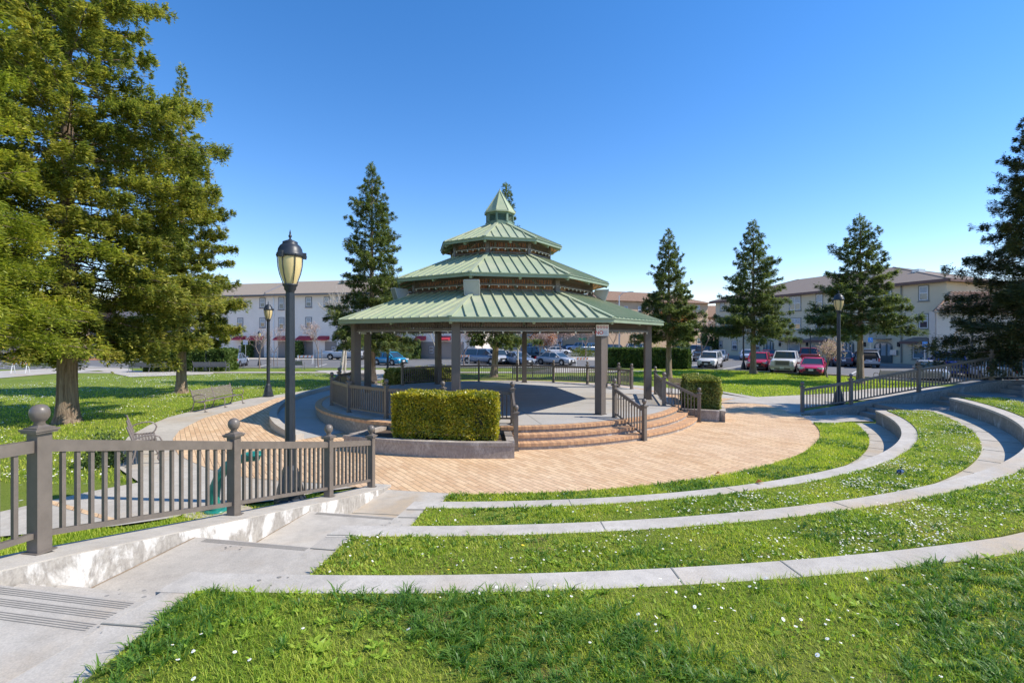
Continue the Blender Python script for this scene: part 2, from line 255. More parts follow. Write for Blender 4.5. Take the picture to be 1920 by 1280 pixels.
# ------------------------------------------------------------------ mesh helpers
def tag(o, label=None, cat=None, group=None, kind=None):
    if label: o["label"] = label
    if cat: o["category"] = cat
    if group: o["group"] = group
    if kind: o["kind"] = kind
    return o
def empty(name, loc=(0, 0, 0), rz=0.0):
    o = bpy.data.objects.new(name, None); o.empty_display_size = 0.3; COL.objects.link(o)
    o.location = loc; o.rotation_euler = (0, 0, rz); return o
def thing(name, label, cat, loc=(0, 0, 0), rz=0.0, group=None):
    return tag(empty(name, loc, rz), label, cat, group)
class MB:
    def __init__(s): s.v = []; s.f = []; s.mi = []; s.sm = []
    def add(s, vs, fs, mi=0, smooth=False):
        b = len(s.v); s.v += [tuple(x) for x in vs]
        for f in fs: s.f.append([b + i for i in f]); s.mi.append(mi); s.sm.append(smooth)
        return s
    def box(s, c, d, rz=0.0, mi=0, M3=None):
        hx, hy, hz = d[0] / 2, d[1] / 2, d[2] / 2
        R = M3 if M3 is not None else Matrix.Rotation(rz, 3, 'Z')
        vs = [Vector(c) + R @ Vector((x * hx, y * hy, z * hz)) for z in (-1, 1) for y in (-1, 1) for x in (-1, 1)]
        return s.add(vs, [(0, 2, 3, 1), (4, 5, 7, 6), (0, 1, 5, 4), (2, 6, 7, 3), (0, 4, 6, 2), (1, 3, 7, 5)], mi)
    def bar(s, a, b, w_, h_, mi=0, up=(0, 0, 1)):
        a = Vector(a); b = Vector(b); d = b - a; L = d.length
        if L < 1e-6: return s
        d.normalize(); up = Vector(up)
        if abs(d.dot(up)) > 0.99: up = Vector((0, 1, 0))
        x = d.cross(up).normalized(); z = x.cross(d)
        R = Matrix((x, d, z)).transposed()
        return s.box((a + b) / 2, (w_, L, h_), M3=R, mi=mi)
    def tube(s, pts, rad, n=8, mi=0, cap=True, smooth=True):
        P = [Vector(q) for q in pts]; k = len(P); rad = rad if hasattr(rad, '__len__') else [rad] * k
        vs = []; prev = None
        for i in range(k):
            d = (P[min(i + 1, k - 1)] - P[max(i - 1, 0)]).normalized()
            if prev is None: x = d.orthogonal().normalized()
            else:
                x = prev - d * prev.dot(d); x = x.normalized() if x.length > 1e-6 else d.orthogonal().normalized()
            prev = x; y = d.cross(x)
            for j in range(n):
                a = 2 * pi * j / n; vs.append(P[i] + (x * cos(a) + y * sin(a)) * rad[i])
        fs = [(i * n + j, i * n + (j + 1) % n, (i + 1) * n + (j + 1) % n, (i + 1) * n + j) for i in range(k - 1) for j in range(n)]
        s.add(vs, fs, mi, smooth)
        if cap: s.add(vs[:n][::-1], [tuple(range(n))], mi); s.add(vs[-n:], [tuple(range(n))], mi)
        return s
    def lathe(s, prof, c=(0, 0, 0), n=16, mi=0, smooth=True, rz=0.0):
        vs = []
        for r, z in prof:
            for j in range(n):
                a = 2 * pi * j / n + rz; vs.append((c[0] + r * cos(a), c[1] + r * sin(a), c[2] + z))
        k = len(prof)
        fs = [(i * n + j, i * n + (j + 1) % n, (i + 1) * n + (j + 1) % n, (i + 1) * n + j) for i in range(k - 1) for j in range(n)]
        s.add(vs, fs, mi, smooth); s.add(vs[:n][::-1], [tuple(range(n))], mi); s.add(vs[-n:], [tuple(range(n))], mi); return s
    def prism(s, poly, z0, z1, mi=0, mi_side=None, bottom=True):
        n = len(poly); z0s = z0 if hasattr(z0, '__len__') else [z0] * n; z1s = z1 if hasattr(z1, '__len__') else [z1] * n
        lo = [(p[0], p[1], z0s[i]) for i, p in enumerate(poly)]; hi = [(p[0], p[1], z1s[i]) for i, p in enumerate(poly)]
        area = sum(poly[i][0] * poly[(i + 1) % n][1] - poly[(i + 1) % n][0] * poly[i][1] for i in range(n))
        idx = list(range(n))
        if area < 0: lo.reverse(); hi.reverse()
        s.add(hi, [tuple(idx)], mi)
        if bottom: s.add(lo, [tuple(reversed(idx))], mi)
        for i in range(n):
            j = (i + 1) % n; s.add([lo[i], lo[j], hi[j], hi[i]], [(0, 1, 2, 3)], mi if mi_side is None else mi_side)
        return s
    def quad(s, a, b, c, d, mi=0): return s.add([a, b, c, d], [(0, 1, 2, 3)], mi)
    def build(s, name, mats, parent=None, world=False):
        me = bpy.data.meshes.new(name)
        if world and parent is not None:
            inv = Matrix.Rotation(-parent.rotation_euler.z, 3, 'Z'); L = parent.location
            s.v = [tuple(inv @ (Vector(q) - L)) for q in s.v]
        me.from_pydata(s.v, [], s.f); me.update()
        if not isinstance(mats, (list, tuple)): mats = [mats]
        for m_ in mats: me.materials.append(M[m_] if isinstance(m_, str) else m_)
        me.polygons.foreach_set("material_index", s.mi); me.polygons.foreach_set("use_smooth", s.sm)
        o = bpy.data.objects.new(name, me); COL.objects.link(o)
        if parent is not None: o.parent = parent
        return o
def np_mesh(name, V, Fq, mat_, parent=None, n=4):
    me = bpy.data.meshes.new(name); V = np.asarray(V, np.float32).reshape(-1, 3); Fq = np.asarray(Fq, np.int32).reshape(-1, n)
    me.vertices.add(len(V)); me.vertices.foreach_set("co", V.ravel())
    me.loops.add(Fq.size); me.loops.foreach_set("vertex_index", Fq.ravel())
    me.polygons.add(len(Fq)); me.polygons.foreach_set("loop_start", np.arange(0, Fq.size, n, dtype=np.int32))
    me.polygons.foreach_set("loop_total", np.full(len(Fq), n, np.int32)); me.update(calc_edges=True)
    me.materials.append(M[mat_]); o = bpy.data.objects.new(name, me); COL.objects.link(o)
    if parent is not None: o.parent = parent
    return o
def kids(o): return [c for c in bpy.data.objects if c.parent == o]
def copy_tree(o, parent=None):
    ch = list(o.children); c = o.copy(); COL.objects.link(c); c.parent = parent
    for k in ch: copy_tree(k, c)
    return c
def struct(mb, name, mats): return tag(mb.build(name, mats), kind="structure")
def arc(c, R, a0, a1, n=40): return [(c[0] + R * cos(a0 + (a1 - a0) * i / n), c[1] + R * sin(a0 + (a1 - a0) * i / n)) for i in range(n + 1)]

# ================================================================== SETTING
GX, GY = -0.55, 22.43                        # centre of the gazebo
Z1, Z2, Z3 = 0.47, 0.94, 1.41
def sheet(name, poly, z, mat_, kind="structure"):
    mb = MB(); a = sum(poly[i][0] * poly[(i + 1) % len(poly)][1] - poly[(i + 1) % len(poly)][0] * poly[i][1] for i in range(len(poly)))
    if a < 0: poly = poly[::-1]
    mb.add([(p[0], p[1], z) for p in poly], [tuple(range(len(poly)))])
    return tag(mb.build(name, mat_), kind=kind)
sheet("ground", [(-700, -200), (700, -200), (700, 900), (-700, 900)], -0.05, "lawn")
sheet("parking_lot", [(-140, 50.6), (8, 50.6), (12, 53.5), (15.5, 52.6), (17, 50.6), (18.9, 48.4), (24, 44.2), (26.8, 41.2), (28.4, 37), (30.5, 32), (42, 27), (110, 27), (110, 150), (-140, 150)], -0.03, "asphalt")
Pp = lambda *L: [gp(u, v)[:2] for u, v in L]
sheet("path", [(-70, 43.6), (3, 43.9), (9.5, 44.6), (14, 46), (14, 47.6), (8, 46.5), (3, 45.4), (-70, 45.3)], -0.02, "concrete")
sheet("path", Pp((1040, 688), (1112, 687), (1120, 692), (1003, 699), (985, 698)), -0.024, "concrete")
sheet("path", Pp((-300, 735), (0, 708), (100, 700), (185, 694), (245, 706), (330, 703), (400, 700.5), (400, 696.5), (250, 694), (240, 690), (170, 686), (100, 690), (0, 695), (-300, 706)), -0.016, "concrete")
sheet("path", Pp((590, 694), (760, 692), (800, 697), (800, 706), (700, 712), (640, 705)), -0.012, "concrete")
sheet("path", [(-60, 68), (-1, 68), (-1, 74.9), (-60, 74.9)], -0.012, "concrete")
sheet("path", Pp((1060, 668), (1145, 668), (1150, 676), (1075, 674)), -0.012, "concrete")
sheet("mulch_bed", [(-120, 67), (-50, 67), (-50, 75), (-120, 75)], -0.008, "bark_mulch")
sheet("road", [(-140, 56.5), (-50, 56.5), (-44, 52), (-44, 48.8), (-140, 44.5)], -0.026, "asphalt")
FA, FB = (36.1, 88.0), (46.9, 53.6)          # facade line of the sage building
fd = Vector((FB[0] - FA[0], FB[1] - FA[1])).normalized(); fn = Vector((fd.y, -fd.x))
if fn.dot(Vector((-1, -1))) < 0: fn = -fn
sheet("path", [FA, (FA[0] + fn.x * 4.4, FA[1] + fn.y * 4.4), (FB[0] + fn.x * 4.4 - 1.2, FB[1] + fn.y * 4.4 - 1), (FB[0] - 4, FB[1] - 7.5), (80, 45.5), (80, 53)], -0.008, "concrete_grey")
# concrete band and forecourt round the brick disc
left_grass = [(760, 716), (690, 719), (618, 724.8), (532, 738), (466, 747), (389, 764), (344, 774), (314, 782), (280, 796), (240, 818), (219, 845), (219, 874), (261, 903), (180, 918), (97, 936), (0, 958), (-400, 1040)]
low_edge = [(-400, 1110), (0, 1004), (210, 985), (330, 968), (352, 959), (425, 952), (440, 944), (520, 936), (600, 921), (715, 905)]
right_part = [(730, 921), (835, 925), (1350, 905), (1560, 830), (1530, 795), (1595, 789), (1640, 789), (1614, 775), (1503, 779), (1500, 764), (1590, 752), (1640, 747), (1752, 735), (1900, 731), (1900, 724), (1745, 724), (1633, 728), (1560, 737), (1500, 740), (1420, 743.7), (1347, 732), (1290, 721), (1240, 713)]
sheet("plaza_paving", Pp(*(left_grass + low_edge + right_part)) + [(GX + 13.4 * cos(a), GY + 13.4 * sin(a)) for a in np.linspace(0.25, 2.2, 24)], -0.008, "concrete")
sheet("brick_strip", Pp((97, 937), (97, 945), (212, 977), (216, 971)), -0.003, "brick_pavers")
# brick disc: photo outline on the left, circle on the right
PC, PR = (-0.98, 23.09), 13.01
tab = []
for u, v in [(520, 745), (480, 759.5), (430, 770), (383, 783), (356, 796), (336, 807), (324, 822), (325, 838), (335, 852), (355, 863), (399, 881), (452, 893), (520, 900), (600, 905), (690, 915)]:
    x, y, _ = gp(u, v); tab.append((atan2(y - GY, x - GX) % (2 * pi), hypot(x - GX, y - GY)))
for u, v in [(1380, 746.5), (1436, 758), (1490, 775), (1520, 788)]:
    x, y, _ = gp(u, v); tab.append((atan2(y - GY, x - GX) % (2 * pi), hypot(x - GX, y - GY)))
for a in np.linspace(-1.55, -0.36, 28):
    x = PC[0] + PR * cos(a); y = PC[1] + PR * sin(a); tab.append((atan2(y - GY, x - GX) % (2 * pi), hypot(x - GX, y - GY)))
for a in np.linspace(0.2, 2.6, 20): tab.append((a, 11.2))
tab.sort(); brick_poly = [(GX + r * cos(a), GY + r * sin(a)) for a, r in tab]
sheet("brick_plaza", brick_poly, 0.0, "brick_pavers")
for u0, u1, v0, v1 in [(440, 452, 688.5, 684), (486, 508, 686.5, 681.5), (590, 612, 688, 682), (660, 690, 688, 683)]:
    a = gp(u0, v0); b = gp(u1, v1); mb = MB(); mb.bar((a[0], a[1], -0.024), (b[0], b[1], -0.024), 0.14, 0.008); struct(mb, "road_marking", "road_line")
for a, b in [((1352, 692.2), (1392, 684.6)), ((1276, 687.5), (1330, 680.5)), ((1590, 704.0), (1606, 695)), ((990, 688.5), (1010, 683)), ((900, 688.8), (915, 683))]:
    a = gp(*a); b = gp(*b); mb = MB(); mb.bar((a[0], a[1], -0.024), (b[0], b[1], -0.024), 0.14, 0.008); struct(mb, "road_marking", "road_line")
for pts in ([(-60, 50.6), (8, 50.6), (12, 53.5), (15.5, 52.6), (17, 50.6), (18.9, 48.4), (24, 44.2), (26.8, 41.2), (28.4, 37), (30.5, 32), (42, 27)], [(-50, 68), (-1, 68)]):
    mb = MB()
    for a, b in zip(pts, pts[1:]): mb.bar((a[0], a[1], 0.01), (b[0], b[1], 0.01), 0.16, 0.12)
    struct(mb, "kerb", "concrete")

# ---- amphitheatre
WC = {1: (-0.99, 23.65), 2: (-1.21, 24.40), 3: (-1.00, 24.63)}
WI = {1: 15.38, 2: 18.42, 3: 20.86}; WO = {1: 15.74, 2: 18.77, 3: 21.16}; GO = {1: 14.62, 2: 17.65, 3: 20.08}
WZ = {0: 0.0, 1: Z1, 2: Z2, 3: Z3}
YR = 18.42
xr = lambda Y: -3.19 + 0.189 * Y             # right edge of the left stair
xl = lambda Y: -4.674 + 0.189 * Y            # face of the left wall
def a_left(c, R, line):
    a = -pi / 2
    while a > -pi:
        if c[0] + R * cos(a) < line(c[1] + R * sin(a)): return a
        a -= 0.0005
    return a
def a_right(c, R, y=YR): return math.asin((y - c[1]) / R)
def ring(c, R, line, y=YR, n=90): return arc(c, R, a_left(c, R, line), a_right(c, R, y), n)
glines = {1: lambda Y: -2.615 + 0.133 * Y, 2: lambda Y: -2.14 + 0.097 * Y, 3: lambda Y: -2.42 + 0.107 * Y}
mat_conc = {"t": "concrete_seat"}
for k in (1, 2, 3):
    W = thing("seat_wall", {1: "lowest curved concrete seat wall, nearest the brick plaza", 2: "middle one of the three curved concrete seat walls", 3: "topmost curved concrete seat wall bordering the foreground grass"}[k], "wall", (WC[k][0], WC[k][1] - WI[k], 0), 0, "curved seat walls of the amphitheatre")
    A = ring(WC[k], WI[k], xr); B = ring(WC[k], WO[k], xr)
    mb = MB(); n = len(A)
    # cap with saw-cut joints, body slightly recessed beneath it
    zt = WZ[k]; zb = WZ[k - 1] - 0.12; cap = 0.07
    joints = {1: (1057, 1360), 2: (1122, 1560), 3: (1283, 1485)}[k]
    Ai = ring(WC[k], WI[k] + 0.025, xr); Bi = ring(WC[k], WO[k] - 0.004, xr)
    mb.prism(A + B[::-1], zt - cap, zt, 0)
    W1 = mb.build("coping", "concrete_seat", W, True)
    mb = MB(); mb.prism(Ai + Bi[::-1], zb, zt - cap, 0); mb.build("wall_face", "wall_grey", W, True)
    mb = MB()
    for ju in joints:
        best = min(range(n), key=lambda i: abs(960 + F * A[i][0] / A[i][1] - ju)); a_, b_ = A[best], B[best]
        mb.bar((a_[0], a_[1], zt + 0.001), (b_[0], b_[1], zt + 0.001), 0.012, 0.006)
    mb.build("joint", "trim_sage", W, True)
# terrace floors
for k in (0, 1, 2):
    z = WZ[k]
    if k: inner = ring(WC[k], WO[k] - 0.005, xr)
    else: inner = [(-1.0, 10.4), (3, 11), (9.9, 16), (10.2, 18.42)]
    outer = ring(WC[k + 1], WI[k + 1] + 0.03, xr)
    mb = MB(); mb.prism(inner + outer[::-1], z - 0.3, z - (0.003 if k else 0.004)); struct(mb, "terrace_path", "concrete")
    mb = MB()                                                        # radial score marks across the path ring
    for a in np.arange(-1.45, -0.3, 0.085):
        c = WC[k + 1]; R0, R1 = GO[k + 1] + 0.02, WI[k + 1] - 0.01
        mb.bar((c[0] + R0 * cos(a), c[1] + R0 * sin(a), z + 0.001), (c[0] + R1 * cos(a), c[1] + R1 * sin(a), z + 0.001), 0.012, 0.006)
    struct(mb, "path_joint", "trim_sage")
def grass_poly(k):
    if k == 1:
        A = [p for p in arc(PC, PR, a_left(PC, PR, glines[1]), math.asin((18.35 - PC[1]) / PR), 60)]
    else: A = ring(WC[k - 1], WO[k - 1] + 0.005, glines[k], 18.3)
    B = ring(WC[k], GO[k], glines[k], 18.3)
    return A + B[::-1]
GP = {k: grass_poly(k) for k in (1, 2, 3)}
for k in (1, 2, 3):
    mb = MB(); mb.prism(GP[k], WZ[k - 1] - 0.05, WZ[k - 1] + 0.018); struct(mb, "terrace_lawn", "turf")
o3 = ring(WC[3], WO[3] + 0.0, lambda Y: -2.22)
GP[4] = o3 + [(22.5, 18.42), (22.5, 20.2), (60, 20.2), (60, -12), (-2.28, -12)]
mb = MB(); mb.prism(GP[4], Z3 - 0.5, Z3 + 0.018); struct(mb, "upper_lawn", "turf")

# ---- left stairs: frame along the wall
dl = Vector((0.1857, 0.9826)); nl = Vector((0.9826, -0.1857)); O = Vector((xl(3.67), 3.67))
def loc(s, q): p_ = O + nl * s + dl * q; return (p_.x, p_.y)
SW = 1.50
def stair(name, label, fr, edges, width, y0=0.0, mat_="concrete", ext0=-12, groove=True):
    T = thing(name, label, "stairs", (*fr(width / 2, edges[0]), 0))
    q = ext0; z = Z3
    mb = MB(); treads = []
    for e in edges:
        treads.append((q, e, z)); q = e
        for i in (1, 2):
            z2 = z - 0.157 * i; treads.append((q, q + 0.3, z2)); q += 0.3
        z -= 0.47
    for a, b, zz in treads:
        mb.prism([fr(0, a), fr(width, a), fr(width, b), fr(0, b)], max(zz - 1.6, -0.3), zz - 0.002)
    mb.build("tread", mat_, T, True)
    if groove:
        for a, b, zz in treads:
            land = (b - a) > 0.4
            if not land: continue
            mb = MB()
            offs = [0.03 + i * 0.022 for i in range(4)]
            if land: offs += [0.15 + i * 0.022 for i in range(4)] + [0.28 + i * 0.022 for i in range(4)] if abs(zz - Z3) < 0.01 else []
            for o_ in offs: mb.bar((*fr(0.16, b - o_), zz - 0.001), (*fr(width - 0.06, b - o_), zz - 0.001), 0.007, 0.004)
            mb.build("grip_groove", "groove_grey", T, True)
    return T
stair("concrete_stairs", "concrete stairs with grooved nosings beside the stained sloping wall, bottom left", loc, [0.0, 2.02, 4.22], SW)
sheet("stair_landing", [loc(0, 4.82), loc(SW + 0.02, 4.82), loc(SW + 0.25, 6.85), loc(SW + 0.6, 7.9), loc(-0.1, 8.1)], -0.002, "concrete")
# cheek slabs joining the stairs to the grass
sheet("cheek_slab", [loc(SW - 0.01, -12), (-2.2, -8), (-2.2, 3.58), loc(SW - 0.01, 0.17)], Z3 - 0.003, "concrete")
for k, (u0, v0, u1, v1) in {3: (172, 1189, 290, 1174), 2: (598, 1043, 645, 1045), 1: (747, 970, 790, 969)}.items():
    pass
for z_, a_, b_ in [(Z3, (870, 770), (1290, 802))]:
    a = gp(a_[0] / 4.572, 1000 + a_[1] / 4.572, z_); b = gp(b_[0] / 4.572, 1000 + b_[1] / 4.572, z_)
    mb = MB(); mb.bar((a[0], a[1], z_ + 0.002), (b[0], b[1], z_ + 0.002), 0.012, 0.005); struct(mb, "slab_joint", "trim_sage")
for z_, a_, b_ in [(Z2, (582, 1027.5), (629, 1031)), (Z2, (613, 1002.5), (668, 1003.2)), (Z1, (747, 969.5), (784, 970)), (Z1, (763, 955), (797, 955.2)), (0.0, (660, 961), (750, 965))]:
    a = gp(*a_, z_); b = gp(*b_, z_); mb = MB(); mb.bar((a[0], a[1], z_ + 0.002), (b[0], b[1], z_ + 0.002), 0.014, 0.006); struct(mb, "slab_joint", "trim_sage")
# dirt washed into the seam at the wall foot
for q0, q1, z_ in ((0.62, 2.0, Z2), (2.64, 4.2, Z1), (4.84, 6.9, 0.0)):
    mb = MB(); rr_ = random.Random(int(q0 * 10)); q = q0
    while q < q1:
        l_ = rr_.uniform(.08, .3); w_ = rr_.uniform(.006, .016); a = loc(w_ / 2, q); b = loc(w_ / 2, min(q + l_, q1)); mb.bar((*a, z_ + .003), (*b, z_ + .003), w_, .005); q += l_
    tag(mb.build("seam_dirt", "seam_brown"), kind="stuff")
for u, v, z_, n_ in ((445, 1023, Z2, 7), (735, 980, Z1, 6), (505, 1092, Z3, 4), (250, 1116, Z3, 5), (160, 1180, Z3, 3)):
    c_ = gp(u, v, z_); mb = MB(); rr_ = random.Random(u)
    for i in range(n_): x_, y_ = c_[0] + rr_.gauss(0, .09), c_[1] + rr_.gauss(0, .05); s_ = rr_.uniform(.005, .016); mb.add([(x_ + s_ * cos(t_) * rr_.uniform(.7, 1.4), y_ + s_ * sin(t_), z_ + .004) for t_ in np.linspace(0, 2 * pi, 7, endpoint=False)], [tuple(range(7))])
    tag(mb.build("dried_mud", "groove_grey"), kind="stuff")
# ---- right stairs: along +X
def locr(s, q): return (20.5 - q, 18.42 + s)
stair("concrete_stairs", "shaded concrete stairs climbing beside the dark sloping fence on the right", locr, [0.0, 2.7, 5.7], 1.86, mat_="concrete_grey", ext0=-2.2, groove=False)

# ---- sloping walls
def slope_wall(name, label, pts, z, thick, mat_, cap_mat, foot=-0.3, side=1):
    T = thing(name, label, "wall", (pts[0][0], pts[0][1], 0)); mb = MB(); mc = MB()
    for (a, b, za, zb) in zip(pts, pts[1:], z, z[1:]):
        d = Vector((b[0] - a[0], b[1] - a[1])).normalized(); n_ = Vector((d.y, -d.x)) * side
        i0 = Vector(a) + n_ * thick[0]; i1 = Vector(b) + n_ * thick[0]; o0 = Vector(a) - n_ * thick[1]; o1 = Vector(b) - n_ * thick[1]
        mb.prism([i0[:], i1[:], o1[:], o0[:]], foot, [za - 0.012, zb - 0.012, zb - 0.012, za - 0.012])
        mc.prism([i0[:], i1[:], o1[:], o0[:]], [za - 0.012, zb - 0.012, zb - 0.012, za - 0.012], [za, zb, zb, za])
    mb.build("wall_body", mat_, T, True); mc.build("wall_top", cap_mat, T, True); return T
LP = [(-5.6, 1.95, 1.35), (-4.15, 4.36, 1.335), (-3.71, 6.62, 0.84), (-3.27, 8.85, 0.36), (-2.93, 10.33, 0.08)]
def extend(a, b, L): d = Vector(b[:2]) - Vector(a[:2]); return tuple(Vector(b[:2]) + d.normalized() * L)
slope_wall("sloping_wall", "low concrete wall with white mineral stains sloping down beside the left stairs",
    [(-5.75, -4.1), (-4.25, 3.85), (-4.15, 4.36), (-3.71, 6.62), (-3.27, 8.85), (-2.93, 10.33), (-2.86, 10.68)], [1.43, 1.42, 1.325, 0.84, 0.36, 0.085, 0.05], (0.28, 0.17), "wall_efflorescence", "concrete")
RP = [(12.2, 20.85, 0.03), (14.15, 20.72, 0.37), (16.9, 20.62, 0.90), (19.9, 20.58, 1.39), (23.6, 20.5, 1.39), (27.5, 20.4, 1.39)]
slope_wall("sloping_wall", "shaded dark concrete wall sloping up beside the right stairs",
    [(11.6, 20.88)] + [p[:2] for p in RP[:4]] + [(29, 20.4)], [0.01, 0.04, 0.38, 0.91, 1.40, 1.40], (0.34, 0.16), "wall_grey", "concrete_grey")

# ================================================================== FENCES
BALL = [(0.034, 0.0), (0.042, 0.012), (0.036, 0.03), (0.052, 0.045), (0.068, 0.075), (0.074, 0.108), (0.068, 0.142), (0.050, 0.168), (0.026, 0.182), (0.004, 0.186)]
def post(T, x, y, z, rz, ball=True, h=1.045, wd=0.118, name="post"):
    mb = MB(); mb.box((x, y, z + h / 2 - 0.1), (wd, wd, h + 0.2), rz)
    mb.box((x, y, z + 0.006), (wd + 0.05, wd + 0.05, 0.012), rz)
    for k, (s, zz) in enumerate([(wd + 0.055, h + 0.008), (wd + 0.075, h + 0.026), (wd + 0.03, h + 0.042)]):
        mb.box((x, y, z + zz), (s, s, 0.018 if k < 2 else 0.014), rz)
    mb.lathe([(0.085, 0), (0.04, 0.022)], (x, y, z + h + 0.048), 4, rz=rz + pi / 4, smooth=False)
    p = mb.build(name, "rail_paint", T, True)
    if ball:
        b = MB(); b.lathe(BALL, (x, y, z + h + 0.062), 20); o = b.build("ball_finial", "rail_paint", T, True)
        o.parent = p
    return p
def fence(name, label, pts, group=None, gaps=(), pitch=0.128, balls=True, rail_h=0.985, bars=0.034):
    T = thing(name, label, "fence", pts[0], 0, group)
    n = len(pts)
    for i, p in enumerate(pts):
        q = pts[i + 1] if i < n - 1 else pts[i - 1]
        rz = atan2(q[1] - p[1], q[0] - p[0])
        if not (i in gaps and i == -1): post(T, *p[:3], rz, balls)
    for i, (a, b) in enumerate(zip(pts, pts[1:])):
        if i in gaps: continue
        A = Vector(a); B = Vector(b); d = (B - A); L = d.length; d.normalize(); A2 = A + d * 0.06; B2 = B - d * 0.06
        mb = MB(); mb.bar(A2 + Vector((0, 0, rail_h - 0.055)), B2 + Vector((0, 0, rail_h - 0.055)), 0.062, 0.105); mb.build("top_rail", "rail_paint", T, True)
        mb = MB(); mb.bar(A2 + Vector((0, 0, 0.155)), B2 + Vector((0, 0, 0.155)), 0.045, 0.05); mb.build("bottom_rail", "rail_paint", T, True)
        mb = MB(); k = max(2, int(round((L - 0.125) / pitch)))
        rz = atan2(d.y, d.x)
        for j in range(1, k):
            c = A.lerp(B, (0.06 + (L - 0.12) * j / k) / L)
            mb.box((c.x, c.y, c.z + (0.18 + rail_h - 0.11) / 2), (bars, bars, rail_h - 0.11 - 0.18), rz)
        mb.build("baluster_row", "rail_paint", T, True)
    return T
fence("railing_fence", "brown metal railing with ball finials down the stained sloping wall, bottom left", [(-4.58, 2.1, 1.43)] + LP[1:])
fence("railing_fence", "dark railing climbing the shaded wall beside the right stairs", RP)

# ================================================================== GAZEBO
ZD = 0.54; RD, RR, RPo = 7.76, 7.18, 6.46; ROT = -1.768
def gpol(R, a, z=None): p = (GX + R * cos(a), GY + R * sin(a)); return p if z is None else (*p, z)
G = thing("gazebo", "large octagonal gazebo with a three-tier green metal roof and green cupola", "gazebo", (GX, GY, 0))
A_ST0, A_ST1 = radians(-87.5), radians(-25.5)
full = [2 * pi * i / 144 for i in range(144)]
mb = MB(); mb.prism([gpol(RD - 0.03, a) for a in full], 0.0, ZD - 0.10, 0); mb.build("deck_wall", "wall_grey", G, True)
mb = MB(); mb.prism([gpol(RD - 0.26, a) for a in full], ZD - 0.12, ZD, 0); mb.build("deck_floor", "deck_concrete", G, True)
mb = MB()
for k in range(4):
    a = ROT + pi / 8 + k * pi / 4; mb.bar(gpol(RD - 0.3, a, ZD + 0.001), gpol(-RD + 0.3, a, ZD + 0.001), 0.02, 0.004)
mb.bar((GX - 6.6, GY - 2.6, ZD + 0.001), (GX + 6.6, GY - 2.6, ZD + 0.001), 0.02, 0.004)
mb.build("floor_joint", "trim_sage", G, True)
def brick_ring(R1, wd, z0, z1, a0, a1, name, pitch=0.105):
    L = R1 * abs(a1 - a0); n = int(L / pitch); mb = MB(); e = 0.004 / R1
    for i in range(n):
        p, q = a0 + (a1 - a0) * i / n + e, a0 + (a1 - a0) * (i + 1) / n - e
        mb.prism([gpol(R1 - wd, p), gpol(R1, p), gpol(R1, q), gpol(R1 - wd, q)], z0, z1, i * 7 % 5 // 3)
    mb.prism([gpol(R1 - 0.008, a0 + (a1 - a0) * i / 60) for i in range(61)] + [gpol(R1 - wd, a1 - (a1 - a0) * i / 60) for i in range(61)], z0 - 0.002, z1 - 0.008, 2)
    return mb.build(name, ["brick_edge", "brick_edge_dark", "mortar"], G, True)
brick_ring(RD, 0.24, ZD - 0.095, ZD - 0.003, -pi, pi, "brick_edging")
for k in (1, 2):
    R1 = RD + 0.33 * k; zt = ZD - 0.18 * k
    mb = MB(); mb.prism(arc((GX, GY), R1 - 0.03, A_ST0, A_ST1, 40) + arc((GX, GY), RD - 0.1, A_ST1, A_ST0, 40), 0, zt - 0.09); mb.build("step_riser", "planter_concrete", G, True)
    brick_ring(R1, 0.36, zt - 0.088, zt, A_ST0, A_ST1, "brick_step")
for k in range(8):                                                   # posts
    a = ROT + k * pi / 4; x, y = gpol(RPo, a); wd = 0.29 if k != 0 else 0.27
    mb = MB(); mb.box((x, y, ZD + 1.65), (0.27, 0.27, 3.3), a + radians(12)); mb.box((x, y, ZD + 0.01), (0.33, 0.33, 0.02), a + radians(12))
    mb.build("post", "gazebo_paint", G, True)
def side_pts(R, k, z): return Vector(gpol(R, ROT + k * pi / 4, z)), Vector(gpol(R, ROT + (k + 1) * pi / 4, z))
